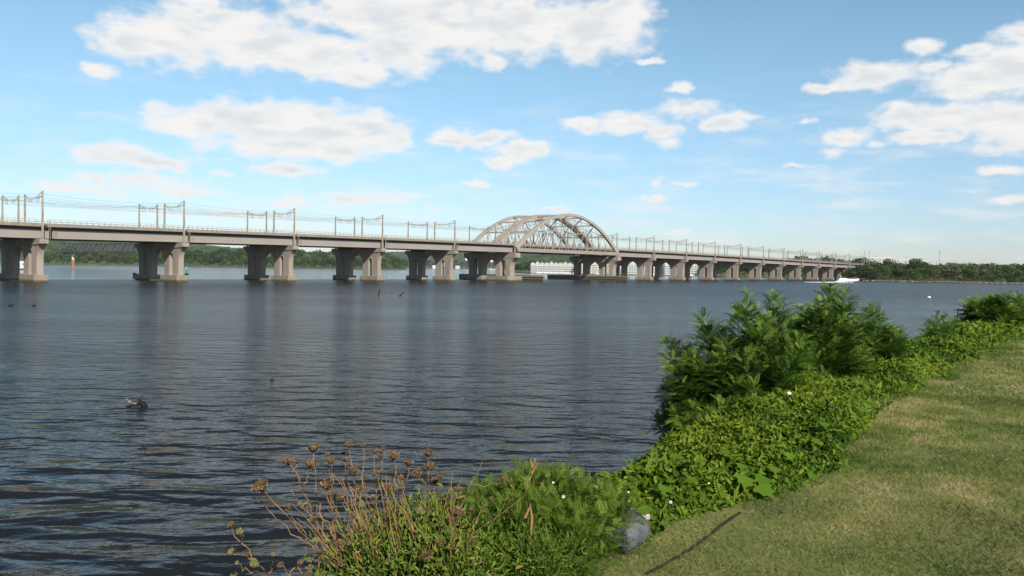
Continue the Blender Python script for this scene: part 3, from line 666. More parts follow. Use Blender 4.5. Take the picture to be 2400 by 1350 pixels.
# masts at right
def mast(px, ptop, Y, rad, label, head=False, mat=WIRE, base=1.):
    top = at_y(px, ptop, Y); root = empty('light_mast' if head else 'pole_mast', (top[0], Y, base), 0, label=label, cat='mast')
    m = MB(); m.tube([(0, 0, 0), (0, 0, top[2]-base)], [rad, rad*.6], 6); m.build('pole', mat, root)
    if head:
        m = MB(); m.lathe([(.2, -.5), (.8, -.3), (.8, .1), (.2, .3)], (0, 0, top[2]-base), 8); m.build('lamp_head', mat, root)
mast(2202, 588, 900, .22, 'tallest thin grey mast with a lamp ring above the right bank', True)
mast(2125, 598, 900, .16, 'shorter thin grey mast between the trees right of the bridge end')
mast(2053.5, 596, 760, .11, 'thin grey pole rising from the trees beside the bridge end')
mast(2026.5, 586.5, 690, .27, 'left one of two tall tan masts at the right bridge end', False, POLE, 12)
mast(2037.5, 587, 690, .27, 'right one of two tall tan masts at the right bridge end', False, POLE, 12)
mast(2195.5, 611, 860, .25, 'short dark post in the trees under the tallest mast', False, POLE, 12)
def old_line(px0, px1, y0, y1, Y, label):
    a = at_y(px0, y0, Y); b = at_y(px1, y1, Y+40); root = empty('gantry_beam', a*np.array([1, 1, 0]), 0, label=label, cat='gantry', group='cream gantries over the track beyond the bridge')
    d = b-a; h = a[2]
    m = MB(); m.bar((0, 0, h), (d[0], d[1], b[2]), .9, .8); m.build('beam', BEAM, root)
    for f in (.03, .5, .97):
        m = MB(); m.bar((d[0]*f, d[1]*f, 3), (d[0]*f, d[1]*f, h+(b[2]-h)*f+.4), .5); m.build('post', POLE, root)
old_line(2030, 2094, 604, 604.5, 700, 'long cream gantry beam running into the trees right of the bridge')
old_line(2104, 2140, 609, 610, 730, 'cream gantry beam seen past the lone tree, left part')
old_line(2136, 2180, 611, 612, 760, 'rightmost cream gantry beam over the dark trees')

# ------------------------------------------------------------------ old truss bridge far behind, at left
TR = mat_noise('old truss steel', (.05, .06, .065), (.09, .10, .11), .3, .7)
def truss():
    Y = 640.; a = at_y(118, 579, Y); b = at_y(345, 583.5, Y-70); L = np.linalg.norm((b-a)[:2]); rz = math.atan2(b[1]-a[1], b[0]-a[0])
    root = empty('truss_bridge', (a[0], a[1], 0), rz, label='old dark steel truss bridge behind the two leftmost piers', cat='bridge'); zc = (a[2]+b[2])/2; n = 18; hb, ht = zc-2.6, zc+3.2
    for y in (0, 6.5):
        m = MB(); m.bar((0, y, hb), (L, y, hb), .8, .9); m.build('bottom_chord', TR, root); m = MB(); m.bar((L*.12, y, ht), (L, y, ht), .6, .7); m.build('top_chord', TR, root)
        m = MB(); x = np.linspace(L*.12, L, n+1)
        for i in range(n):
            m.bar((x[i], y, hb), (x[i], y, ht), .3); m.bar((x[i], y, hb if i % 2 else ht), (x[i+1], y, ht if i % 2 else hb), .35); m.bar((x[i], y, ht if i % 2 else hb), (x[i+1], y, hb if i % 2 else ht), .22)
        m.build('web_lattice', TR, root)
    m = MB(); m.box((0, .5, hb-.2), (L, 6, hb+.35)); m.build('deck', TR, root)
    c = at_y(184, 600, Y-20); x = (c[0]-a[0])*math.cos(rz)
    m = MB(); m.box((x-.8, 2.2, -1), (x+.0, 4.2, 6.5)); m.build('pier', mat_noise('rusty brick pier', (.35, .12, .05), (.45, .22, .12), .4, .9), root)
    m = MB(); m.box((x-.7, 2.4, 6.503), (x-.1, 4., hb-.2)); m.build('pier_cap', WHITE, root)
truss()

# ------------------------------------------------------------------ things on the water
REDP = mat_noise('red paint', (.5, .03, .02), (.6, .05, .04), 1, .5); GRNP = mat_noise('green buoy paint', (.02, .30, .12), (.03, .36, .16), 1, .5)
BLK = mat_noise('black wet wood', (.010, .009, .008), (.03, .026, .02), 3, .85, .4, spec=.1)
DKGL = mat_noise('tinted glass', (.02, .025, .03), (.03, .035, .04), 1, .1)
def hull(mb, L, W_, H, z0=0., n=14, rise=.5, flare=.75):
    rings = []
    for i in range(n+1):
        u = i/n; w = W_/2*(1-max(0, (u-.42)/.58)**2.2)*(.92+.08*min(1, u*4)); h = H*(1+rise*u*u); x = L*(u-.5)
        kz = z0-.45+(.5+1.1*(rise > .9))*max(0, (u-.62)/.38)**1.6*H
        w = max(w, .03); rings.append([(x, 0, kz), (x, w*flare, z0+.1+.25*u*H), (x, w, z0+h*.7), (x, w*.97, z0+h), (x, -w*.97, z0+h), (x, -w, z0+h*.7), (x, -w*flare, z0+.1+.25*u*H)])
    mb.loft(rings)
def speedboat():
    p = at_z(1984, 662.5, 0); root = empty('motor_cruiser', p, -.06, label='white motor cruiser speeding right, bow raised, before the wooded point', cat='boat'); root.rotation_euler = (0, -.055, -.06)
    m = MB(); hull(m, 14.0, 3.6, 1.0, .15, rise=.95); h = m.build('hull', WHITE, root, True)
    m = MB(); m.loft([[(x, 1.78*w, z), (x, -1.78*w, z), (x, -1.78*w, z+.10), (x, 1.78*w, z+.10)] for x, w, z in ((-2, 1.01, .02), (2., .95, .0), (4.6, .62, .1), (6.0, .25, .25))]); m.build('waterline_stripe', BLK, h)
    m = MB(); m.loft([[(x, -w, z0), (x, w, z0), (x, w*.8, z1), (x, -w*.8, z1)] for x, w, z0, z1 in ((-5.2, 1.5, 1.0, 1.4), (-4.2, 1.55, 1.0, 2.6), (-1.2, 1.55, 1.1, 2.75), (.8, 1.4, 1.2, 2.1), (4.2, .8, 1.5, 1.85))]); m.build('cabin', WHITE, root, False)
    m = MB(); m.loft([[(x, -w, z0), (x, w, z0), (x, w*.75, z1), (x, -w*.75, z1)] for x, w, z0, z1 in ((-1.3, 1.25, 2.76, 3.3), (-.2, 1.2, 2.55, 3.0), (.6, 1.1, 2.2, 2.3))]); m.build('windshield', DKGL, root)
    m = MB()
    for y in (-1.3, 1.3): m.bar((-4.2, y, 2.0), (-3.1, y*.8, 3.7), .35, .14)
    m.bar((-3.2, -1.1, 3.7), (-3.2, 1.1, 3.7), .5, .2); m.bar((-3.2, 0, 3.7), (-3.4, 0, 4.7), .1); m.build('radar_arch', WHITE, root)
    m = MB()
    for y in (-1, 1):
        m.tube([(1., 1.4*y, 2.3), (4, 1.0*y, 2.6), (6.4, .1*y, 2.75)], .04, 5)
    m.build('bow_rail', RAILM, root)
speedboat()
# foam of the wake: many small lumps and streaks of foam
FOAM = mat_noise('white foam', (.6, .64, .66), (.82, .84, .85), 1.2, .9)
p0 = at_z(1978, 663, 0); n = 1500; r_ = np.random.default_rng(3); u = r_.random(n)**1.3; x = p0[0]-3-u*18+r_.normal(size=n)*.3; y = p0[1]+(r_.random(n)-.5)*(.8+2.5*u)-.3; z = np.abs(r_.normal(size=n))*.22*(1-u)**1.5+.02
x[:260] = p0[0]+r_.uniform(-5, 4, 260); y[:260] = p0[1]-1.9+r_.normal(size=260)*.25; z[:260] = np.abs(r_.normal(size=260))*.18
V, Fc, v = inst(LEAFQ, LQF, np.stack([x, y, z], -1), r_.normal(size=(n, 3))*np.array([1, .5, .2]), np.array([0, -.7, 1])+r_.normal(size=(n, 3))*.3, .15+.32*r_.random(n), r_.random(n))
tag(np_mesh('wake_foam', V, Fc, FOAM, v), 'white foam trail churned up behind the speeding motor cruiser', 'foam', kind='stuff')
def round_buoy(px, py, r, label, mat=WHITE):
    p = at_z(px, py, 0); root = empty('mooring_buoy', p, 0, label=label, cat='buoy')
    m = MB(); m.lathe([(.01*r, -r*.7), (r*.7, -r*.55), (r, 0), (r*.92, r*.35), (r*.6, r*.68), (r*.15, r*.82)], (0, 0, r*.25)); m.build('float', mat, root, True)
    m = MB(); m.lathe([(r*1.02, -.05*r), (r*1.03, .06*r)], (0, 0, r*.15)); m.build('rope_band', BLK, root); m = MB(); m.tube([(0, 0, r*1.0), (0, 0, r*1.3)], r*.08); m.build('ring', RAILM, root)
round_buoy(2177, 699, .42, 'white round mooring buoy alone on the open water at right')
def channel_buoy():
    p = at_z(437.5, 644, 0); root = empty('channel_buoy', p, 0, label='green and black channel buoy right of the second left pier', cat='buoy')
    m = MB(); m.lathe([(.8, -.5), (.95, 0), (.9, .35), (.3, .6)]); m.build('float', BLK, root, True)
    m = MB(); m.lathe([(.28, .58), (.5, .9), (.5, 2.4), (.2, 2.6)]); m.build('tower', GRNP, root); m = MB(); m.lathe([(.15, 2.6), (.18, 3.0), (.02, 3.2)]); m.build('lantern', WHITE, root)
channel_buoy()
def cabin_boat():
    Y = 450.; root = empty('cabin_boat', (gx(55, Y), Y, 0), 1.2, label='white boat with a red square, glimpsed behind the leftmost pier', cat='boat')
    m = MB(); hull(m, 9, 3.2, 1.4, .1); m.build('hull', WHITE, root, True)
    m = MB(); m.box((-3.4, -1.4, 1.35), (1.6, 1.4, 4.2)); m.box((-3.2, -1.2, 4.2), (1, 1.2, 4.8)); c = m.build('cabin', WHITE, root)
    m = MB(); m.box((-1.6, -1.46, 2.5), (-.2, -1.403, 3.6)); m.build('red_panel', REDP, c); m = MB(); m.box((-3.46, -.9, 2.4), (-3.403, .5, 3.4)); m.build('red_panel', REDP, c)
cabin_boat()
def sailboat(px, Y, h, label, L=9., grp=None):
    root = empty('sailboat', (gx(px, Y), Y, 0), random.uniform(-.5, .5), label=label, cat='boat', group=grp)
    m = MB(); hull(m, L, L*.3, L*.12, .1); m.build('hull', WHITE, root, True)
    m = MB(); m.box((-L*.2, -L*.08, L*.12), (L*.15, L*.08, L*.2)); m.build('cabin', WHITE, root)
    m = MB(); m.tube([(L*.08, 0, L*.12), (L*.08, 0, h)], L*.011, 5); m.tube([(L*.08, 0, L*.3), (-L*.35, 0, L*.32)], L*.018, 5); m.build('mast', WHITE, root)
sailboat(1150, 1900, 20, 'left one of the two white sailboats behind the left arch pier', 17)
sailboat(1164, 1950, 15, 'right one of the two white sailboats behind the left arch pier', 15)
sailboat(955, 2300, 14, 'white sailboat on the far water just left of the fifth pier', 14)
for i, px in enumerate([1262, 1277, 1290, 1303, 1318, 1330, 1345, 1400, 1413, 1500, 1523, 1577, 1616]):
    sailboat(px, 850+random.uniform(-15, 10), random.uniform(5, 9), 'small white boat moored in the row before the white apartments', random.uniform(6, 9), 'boats moored before the white apartments')
def stick(px0, py0, px1, py1, rad, label, name='stake', mat=BLK, z0=0.):
    a = at_z(px0, py0, z0); b = at_y(px1, py1, a[1]+.1); m = MB(); d = b-a
    m.tube([-d*.3, d*0, d*.4+np.array([rad*.6, 0, 0]), d], [rad*1.1, rad, rad*.9, rad*.75], 7); o = m.build(name, mat, None, True); o.location = Vector(a); return tag(o, label, 'stake')
stick(886, 693, 890, 678.5, .10, 'steeper of two dark stakes leaning out of the open water')
stick(936, 694, 946, 685, .10, 'lower, more slanted of two dark stakes in the open water')
stick(2243, 745, 2246, 722, .06, 'thin dark stake in the water beyond the hedge at right')
m = MB(); m.tube([(0, 0, -1), (0, 0, 1.5)], .62, 12); m.tube([(0, 0, 1.5), (0, 0, 1.6)], [.66, .6], 12); o = m.build('mooring_pile', BLK); p = at_z(316, 651, 0); o.location = Vector(p); tag(o, 'short thick black pile in the water left of the second pier', 'pile')
for px, py, l in ((25, 717, 'tiny dark bird on the water near the left edge'), (80, 717, 'second tiny dark bird on the water at left, right of the first'), (638, 890, 'tiny dark bit floating on the open water above the dry flowers')):
    p = at_z(px, py, 0); m = MB(); s_ = .22 if px < 500 else .07
    m.loft([[(x*s_, w*s_*math.cos(a), z*s_+h*s_*math.sin(a)) for a in np.linspace(0, 2*np.pi, 8, endpoint=False)] for x, w, h, z in ((-1.3, .05, .05, .5), (-.8, .4, .3, .3), (0, .5, .4, .25), (.7, .3, .3, .4), (.9, .18, .25, .9), (1.05, .2, .2, 1.2), (1.5, .03, .03, 1.1))]); o = m.build('water_bird' if px < 500 else 'floating_twig', BLK, None, True); o.location = Vector(p); tag(o, l, 'bird' if px < 500 else 'twig')
def driftwood():
    p = at_z(322, 953, 0); root = empty('driftwood', p, 0, label='dark snag of driftwood with a forked pale branch in the near water', cat='driftwood')
    m = MB(); m.tube([(.28, .05, -.15), (.24, 0, .04), (.14, 0, .14), (.08, 0, .22), (.07, 0, .29)], [.11, .10, .085, .05, .035], 8); m.tube([(.30, 0, -.06), (.17, 0, .1), (-.02, 0, .08)], [.09, .07, .04], 7); m.build('stump', BLK, root, True)
    m = MB(); m.tube([(.1, .02, .06), (-.08, .03, .09), (-.22, .03, .12), (-.33, .04, .2), (-.44, .04, .32)], [.05, .035, .032, .025, .010], 7); m.tube([(-.2, .03, .12), (-.3, 0, .15), (-.36, 0, .24)], [.025, .02, .008], 6); m.build('branch', mat_noise('weathered drift branch', (.10, .085, .05), (.32, .27, .18), 14, .8), root, True)
    m = MB(); m.tube([(.05, -.02, .05), (-.15, -.04, .05), (-.38, -.05, -.01)], [.04, .035, .03], 7); m.build('branch', BLK, root, True)
driftwood()

# ================================================================== the near bank
EU = np.array([.606, .795]); EM = np.array([-.795, .606]); E0 = np.array([.33, 4.53])
def qs(X, Y): return (X-E0[0])*EM[0]+(Y-E0[1])*EM[1], (X-E0[0])*EU[0]+(Y-E0[1])*EU[1]
def xy(q, a): return E0[0]+q*EM[0]+a*EU[0], E0[1]+q*EM[1]+a*EU[1]
def ground_z(q, a):
    z = 3.3-np.clip(q-.45, 0, 9)*.72
    z = np.where(q < .0, 3.3+.022*(vnoise(a*.35+9, q*.35+9, 4)-.5), z)
    return np.maximum(z+np.where(q > .3, .18*(vnoise(a*1.1+3, q*1.3+7, 2)-.5), 0), -1.6)
qv = np.concatenate([np.linspace(-75, -8, 24), np.linspace(-7, 7.5, 90)]); av = np.concatenate([np.linspace(-40, -6, 18), np.linspace(-5, 30, 140), np.linspace(32, 140, 50)])
Q, A = np.meshgrid(qv, av); X, Y = xy(Q, A); Z = ground_z(Q, A); idx = np.arange(Q.size).reshape(Q.shape)
Fc = np.stack([idx[:-1, :-1], idx[1:, :-1], idx[1:, 1:], idx[:-1, 1:]], -1).reshape(-1, 4)
def mat_ground():
    m, N, L = new_mat('lawn ground')
    o = N.new('ShaderNodeOutputMaterial'); p = N.new('ShaderNodeBsdfPrincipled'); L.new(p.outputs[0], o.inputs[0]); p.inputs['Roughness'].default_value = .95; p.inputs['Specular IOR Level'].default_value = .1
    g = N.new('ShaderNodeNewGeometry')
    def nz(sc, det, ro=.6):
        q = N.new('ShaderNodeTexNoise'); q.inputs['Scale'].default_value = sc; q.inputs['Detail'].default_value = det; q.inputs['Roughness'].default_value = ro; L.new(g.outputs['Position'], q.inputs['Vector']); return q
    def ramp(src, stops):
        r = N.new('ShaderNodeValToRGB')
        for i, (ps, c) in enumerate(stops):
            e = r.color_ramp.elements[i] if i < 2 else r.color_ramp.elements.new(ps)
            e.position = ps; e.color = (*c, 1)
        L.new(src, r.inputs[0]); return r.outputs[0]
    fine = ramp(nz(22, 8, .75).outputs['Fac'], [(.3, (.08, .13, .035)), (.72, (.36, .38, .15))])
    big = ramp(nz(.55, 5).outputs['Fac'], [(.35, (.11, .15, .04)), (.68, (.38, .30, .16))])
    mx = N.new('ShaderNodeMix'); mx.data_type = 'RGBA'; mx.inputs[0].default_value = .55; L.new(fine, mx.inputs['A']); L.new(big, mx.inputs['B'])
    # bare soil under the hedge and on the bank
    d = N.new('ShaderNodeVectorMath'); d.operation = 'DOT_PRODUCT'; L.new(g.outputs['Position'], d.inputs[0]); d.inputs[1].default_value = (EM[0], EM[1], 0)
    off = float(E0@EM); r = N.new('ShaderNodeMapRange'); L.new(d.outputs['Value'], r.inputs['Value']); r.inputs['From Min'].default_value = off+.15; r.inputs['From Max'].default_value = off+.5
    m2 = N.new('ShaderNodeMix'); m2.data_type = 'RGBA'; L.new(r.outputs[0], m2.inputs[0]); L.new(mx.outputs['Result'], m2.inputs['A']); m2.inputs['B'].default_value = (.045, .036, .02, 1)
    # bare brown patches
    pt = N.new('ShaderNodeMapRange'); L.new(nz(1.1, 4).outputs['Fac'], pt.inputs['Value']); pt.inputs['From Min'].default_value = .66; pt.inputs['From Max'].default_value = .74
    m3 = N.new('ShaderNodeMix'); m3.data_type = 'RGBA'; L.new(pt.outputs[0], m3.inputs[0]); L.new(m2.outputs['Result'], m3.inputs['A']); m3.inputs['B'].default_value = (.22, .13, .08, 1)
    L.new(m3.outputs['Result'], p.inputs['Base Color'])
    b = N.new('ShaderNodeBump'); b.inputs['Strength'].default_value = .8; b.inputs['Distance'].default_value = .03; L.new(nz(30, 6, .7).outputs['Fac'], b.inputs['Height']); L.new(b.outputs[0], p.inputs['Normal'])
    return m
tag(np_mesh('ground', np.stack([X, Y, Z], -1).reshape(-1, 3), Fc, mat_ground(), smooth=True), kind='structure')

# ---- grass blades on the lawn
GRASS = mat_leaf('grass blades', [(.055, .10, .024), (.13, .185, .043), (.235, .275, .078), (.39, .355, .16), (.60, .46, .28)], .8, .3)
def grass(n, a0, a1, q0, q1, hmin, hmax, wd, seed, power=1.):
    r = np.random.default_rng(seed); a = a0+(a1-a0)*r.random(n)**power; q = q0+(q1-q0)*r.random(n)
    X, Y = xy(q, a); z = ground_z(q, a)
    # keep what lies in and near the view
    keep = (X < Y*.70+.6) & (Y > 3.2); 
    bare = vnoise(X*1.3+5, Y*1.3+5, 11) > .90; keep &= ~(bare & (r.random(n) < .7))
    X, Y, z, q = X[keep], Y[keep], z[keep], q[keep]; n = len(X)
    dry = vnoise(X*1.1+30, Y*1.1+30, 21)*.6+vnoise(X*3.1, Y*3.1, 22)*.4
    clump = vnoise(X*5.5+8, Y*5.5+8, 23); v = np.clip(.02+.34*r.random(n)+1.0*(dry-.5)+.30*clump, 0, .74); d = r.random(n) < (.03+1.1*np.clip(dry-.56, 0, 1)*2*(clump > .45)); v[d] = .82+.18*r.random(d.sum())
    th = r.random(n)*6.283; ln = (.25+1.1*r.random(n)); ax = np.stack([np.cos(th)*ln, np.sin(th)*ln, np.ones(n)*.75], -1); ax[d, 2] *= .55
    tpl = np.array([(-.5*wd, 0, 0), (.5*wd, 0, 0), (.32*wd, .55, .05), (-.32*wd, .55, .05), (0, 1, .18)]); 
    F4 = np.array([[0, 1, 2, 3], [3, 2, 4, 4]])
    tpl6 = np.array([(-.5*wd, 0, 0), (.5*wd, 0, 0), (.36*wd, .55, .05), (-.36*wd, .55, .05), (.04*wd, 1, .2), (-.04*wd, 1, .2)])
    sc = hmin+(hmax-hmin)*r.random(n)
    return inst(tpl6, np.array([[0, 1, 2, 3], [3, 2, 4, 5]]), np.stack([X, Y, z-.004], -1), ax, np.stack([np.sin(th), -np.cos(th), .3*np.ones(n)], -1), sc, v)
parts = [grass(120000, -2.6, 3.6, -3.8, .12, .02, .05, .10, 1), grass(110000, 3.4, 9.5, -6, .10, .025, .055, .12, 2), grass(90000, 9.3, 24, -13, .08, .04, .08, .16, 3), grass(24000, -3, 3, .1, .55, .03, .08, .09, 4), grass(26000, 2, 22, .05, .42, .04, .10, .11, 5), grass(8000, 2.3, 7.5, -.62, .1, .03, .06, .08, 6), grass(8000, 7, 20, -.2, .1, .04, .09, .09, 7)]
V, Fc, v = join(parts)
tag(np_mesh('grass', V, Fc, GRASS, v), 'mown lawn grass with dry straw patches right of the hedge', 'grass', kind='stuff')

# ---- leaf templates
OV = np.array([(0, 0, 0), (.24, .18, .05), (.30, .45, .07), (.17, .78, .02), (0, 1, -.08), (-.17, .78, .02), (-.30, .45, .07), (-.24, .18, .05), (0, .5, -.03)], float)
OVF = np.array([[0, 1, 2, 8], [8, 2, 3, 4], [8, 4, 5, 6], [0, 8, 6, 7]])
LN = np.array([(-.07, 0, 0), (.07, 0, 0), (.09, .5, .04), (-.09, .5, .04), (.01, 1, -.1), (-.01, 1, -.1)], float); LNF = np.array([[0, 1, 2, 3], [3, 2, 4, 5]])
def lobed():
    pts = [(0, 0)]; 
    for a, r in ((-100, .30), (-70, .52), (-50, .40), (-28, .66), (-14, .55), (0, 1.0), (14, .55), (28, .66), (50, .40), (70, .52), (100, .30)):
        pts.append((math.sin(math.radians(a))*r*.95, .15+math.cos(math.radians(a))*r*.85))
    T_ = [(x, y, .10*abs(x)*2-.05*y) for x, y in pts]; F_ = [[0, i, i+1, i+1] for i in range(1, 11)]
    # quads built by inserting mid points
    Tn = list(T_); Fn = []
    for i in range(1, 11, 2): Fn.append([0, i, i+1, min(i+2, 11)])
    return np.array(Tn), np.array(Fn)
LB, LBF = lobed()
def pinnate(n=8, wl=.043):
    T_, F_ = [], []
    T_ += [(-.008, 0, 0), (.008, 0, 0), (.004, 1, -.30), (-.004, 1, -.30)]; F_.append([0, 1, 2, 3])
    for i in range(n):
        y = .16+.82*i/(n-1); L_ = .24*(1-.55*abs(i/(n-1)-.35)); w = wl; z = -.30*y*y
        for sg in (-1, 1):
            b = len(T_); dx, dy = sg*L_*.93, L_*.36
            T_ += [(0, y-w*.3, z), (sg*L_*.5, y+dy*.5-w, z+.02), (dx, y+dy, z-.02), (sg*L_*.42, y+dy*.5+w, z+.02)]
            F_.append([b, b+1, b+2, b+3] if sg > 0 else [b, b+3, b+2, b+1])
    return np.array(T_), np.array(F_)
PN, PNF = pinnate()
PW, PWF = pinnate(7, .055)
# ---- the long hedge of vines and weeds: uncountable leaves over a lumpy canopy
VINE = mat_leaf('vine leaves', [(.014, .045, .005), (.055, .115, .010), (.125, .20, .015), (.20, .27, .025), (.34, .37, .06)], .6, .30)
def canopy(q, a):
    """height of the hedge top over the bank"""
    w_ = .14+.13*np.clip(a, 0, 8)+.035*np.clip(a-8, 0, 60)+.25*(vnoise(a*.5+2, a*0+3, 31)-.5)          # width of the level part
    base = 3.3+.24+.26*(vnoise(a*1.3+1, q*1.3+1, 32)-.5)+.15*(vnoise(a*4+1, q*4+1, 33)-.5)+.10*(vnoise(a*9+1, q*9+1, 35)-.5)
    edge = -.06+.16*vnoise(a*1.6, a*0+1, 34)-.50*np.exp(-((a-3.2)/1.25)**2)-.22*np.exp(-((a-5.6)/1.6)**2)-.10*np.exp(-((a-1.2)/.8)**2)
    base = base-.34*np.clip((edge+.32-q)/.32, 0, 1)**2          # rounded lawn side
    rise = 0
    return base+rise-np.clip(q-w_, 0, 9)*.74, edge
def hedge(n, a0, a1, size, seed, q1=4.6, T_=OV, F_=OVF, depth=.30, upk=1.):
    r = np.random.default_rng(seed); a = a0+(a1-a0)*r.random(n); q = -.8+(q1+.8)*r.random(n); top, edge = canopy(q, a)
    keep = (q > edge+.02*r.random(n)) & (top > .05)
    keep &= q < .9+.28*np.clip(a, 0, 30)+.3*r.random(n)
    a, q, top, edge = a[keep], q[keep], top[keep], edge[keep]; n = len(a)
    X, Y = xy(q, a); g = ground_z(q, a); side = np.clip(1-(q-edge)/.22, 0, 1)
    dep = depth*r.random(n)**1.6; z = top-dep; sidef = (side > 0) & (r.random(n) < .75); z[sidef] = g[sidef]+(top-g)[sidef]*r.random(sidef.sum())
    z = np.maximum(z, g+.02)
    # slope of canopy for facing
    nrm = np.stack([-EM[0]*side*.8+.0*side, -EM[1]*side*.8-.35, np.ones(n)*.9], -1)+r.normal(size=(n, 3))*.42
    ax = r.normal(size=(n, 3))*.8; ax[:, 2] -= .1
    patch = vnoise(X*.9+40, Y*.9+40, 41); fine = vnoise(X*3+4, Y*3+4, 42)
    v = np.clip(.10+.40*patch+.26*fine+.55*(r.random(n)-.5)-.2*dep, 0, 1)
    return inst(T_, F_, np.stack([X, Y, z], -1), ax, nrm, size*(.55+.8*r.random(n)), v)
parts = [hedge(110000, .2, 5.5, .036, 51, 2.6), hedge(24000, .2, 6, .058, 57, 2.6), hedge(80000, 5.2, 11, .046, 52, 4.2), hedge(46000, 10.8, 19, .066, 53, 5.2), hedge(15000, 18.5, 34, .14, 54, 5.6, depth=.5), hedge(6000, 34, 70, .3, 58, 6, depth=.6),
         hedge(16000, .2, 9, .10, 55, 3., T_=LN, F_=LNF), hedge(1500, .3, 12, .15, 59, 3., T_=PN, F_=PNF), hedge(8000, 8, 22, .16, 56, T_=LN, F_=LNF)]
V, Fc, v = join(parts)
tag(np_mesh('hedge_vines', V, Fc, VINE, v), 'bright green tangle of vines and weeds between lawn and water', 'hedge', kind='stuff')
# ---- broad lobed vine leaves that stand out
BIGL = mat_leaf('broad vine leaf', [(.10, .20, .02), (.16, .27, .03)], .5, .35)
def on_canopy(px, py):
    """first point of the view ray under the hedge canopy"""
    d = ray(px, py); p = np.array([0, 0, EYE]); t = 3.5
    while t < 60:
        P = p+d*t; q, a = qs(P[0], P[1]); c, e = canopy(np.array([q]), np.array([a]))
        if P[2] < max(c[0] if q > e[0] else 0, ground_z(np.array([q]), np.array([a]))[0]): return P
        t += .03
    return P
bl = [(1768, 1150, .17), (1742, 1128, .15), (1788, 1128, .15), (1510, 1195, .12), (1735, 1098, .10), (1810, 1105, .10), (1555, 1150, .10), (1640, 1080, .09), (1520, 1085, .09), (1480, 1100, .09), (1620, 1130, .08), (1925, 1000, .10), (2010, 900, .11), (1952, 868, .13), (1980, 868, .12), (2030, 955, .12), (1900, 1040, .09), (1690, 1065, .09), (1850, 1075, .09), (2010, 965, .1), (1900, 1120, .1), (1580, 1075, .08), (2110, 900, .1)]
for i, (px, py, sz) in enumerate(bl):
    P = on_canopy(px, py)+np.array([0, -.05, .05]); k = 3 if sz > .12 else 1; V, Fc, v = inst(LB, LBF, P[None], np.array([[random.uniform(-.6, .6), -.8, -.25]]), np.array([[.1, -.55, 1.]]), np.array([sz*1.25]), np.array([random.random()]))
    o = np_mesh('vine_leaf', V-P, Fc, BIGL, v); o.location = Vector(P)
    tag(o, 'broad lobed vine leaf, one of three big ones overhanging the lawn edge' if sz > .12 and i < 3 else 'single broad lobed leaf lying on top of the small hedge leaves', 'leaf', 'big leaves at the lawn edge' if sz > .12 and i < 3 else 'broad leaves scattered on the hedge')
# ---- small white bindweed flowers
PETAL = mat_noise('white petal', (.78, .78, .76), (.85, .85, .83), 5, .6)
fl = [(1846, 930, .10, 'largest white flower, below the dark shrub'), (1470, 1165, .035, 'upper of two white flowers left of the broad leaf'), (1470, 1186, .04, 'lower of two white flowers left of the broad leaf'), (1657, 1143, .03, 'white flower in the middle of the near hedge'), (1568, 1188, .05, 'pinkish white flower near the lawn edge'), (2050, 950, .03, 'tiny white flower on the hedge side at right'), (1321, 1164, .05, 'flat white flower head among the feathery weeds'), (1297, 1131, .03, 'small white flower on top of the feathery weeds')]
for px, py, sz, l in fl:
    P = on_canopy(px, py)+np.array([0, -.06, .05]) if px > 1400 else at_y(px, py, 4.45)
    m = MB(); k = 5; sz *= .42
    m.loft([[(sz*.25*math.cos(a)*.3, sz*.25*math.sin(a)*.3, -.4*sz) for a in np.linspace(0, 6.283, 10, endpoint=False)], [(sz*.28*math.cos(a), sz*.28*math.sin(a), -.1*sz) for a in np.linspace(0, 6.283, 10, endpoint=False)], [(sz*(.5+.07*math.cos(k*a))*math.cos(a), sz*(.5+.07*math.cos(k*a))*math.sin(a), .02*sz) for a in np.linspace(0, 6.283, 10, endpoint=False)]], capends=False)
    o = m.build('flower', PETAL, None, True); o.location = Vector(P); o.rotation_euler = (random.uniform(.6, 1.1), random.uniform(-.3, .3), 0); tag(o, l, 'flower')

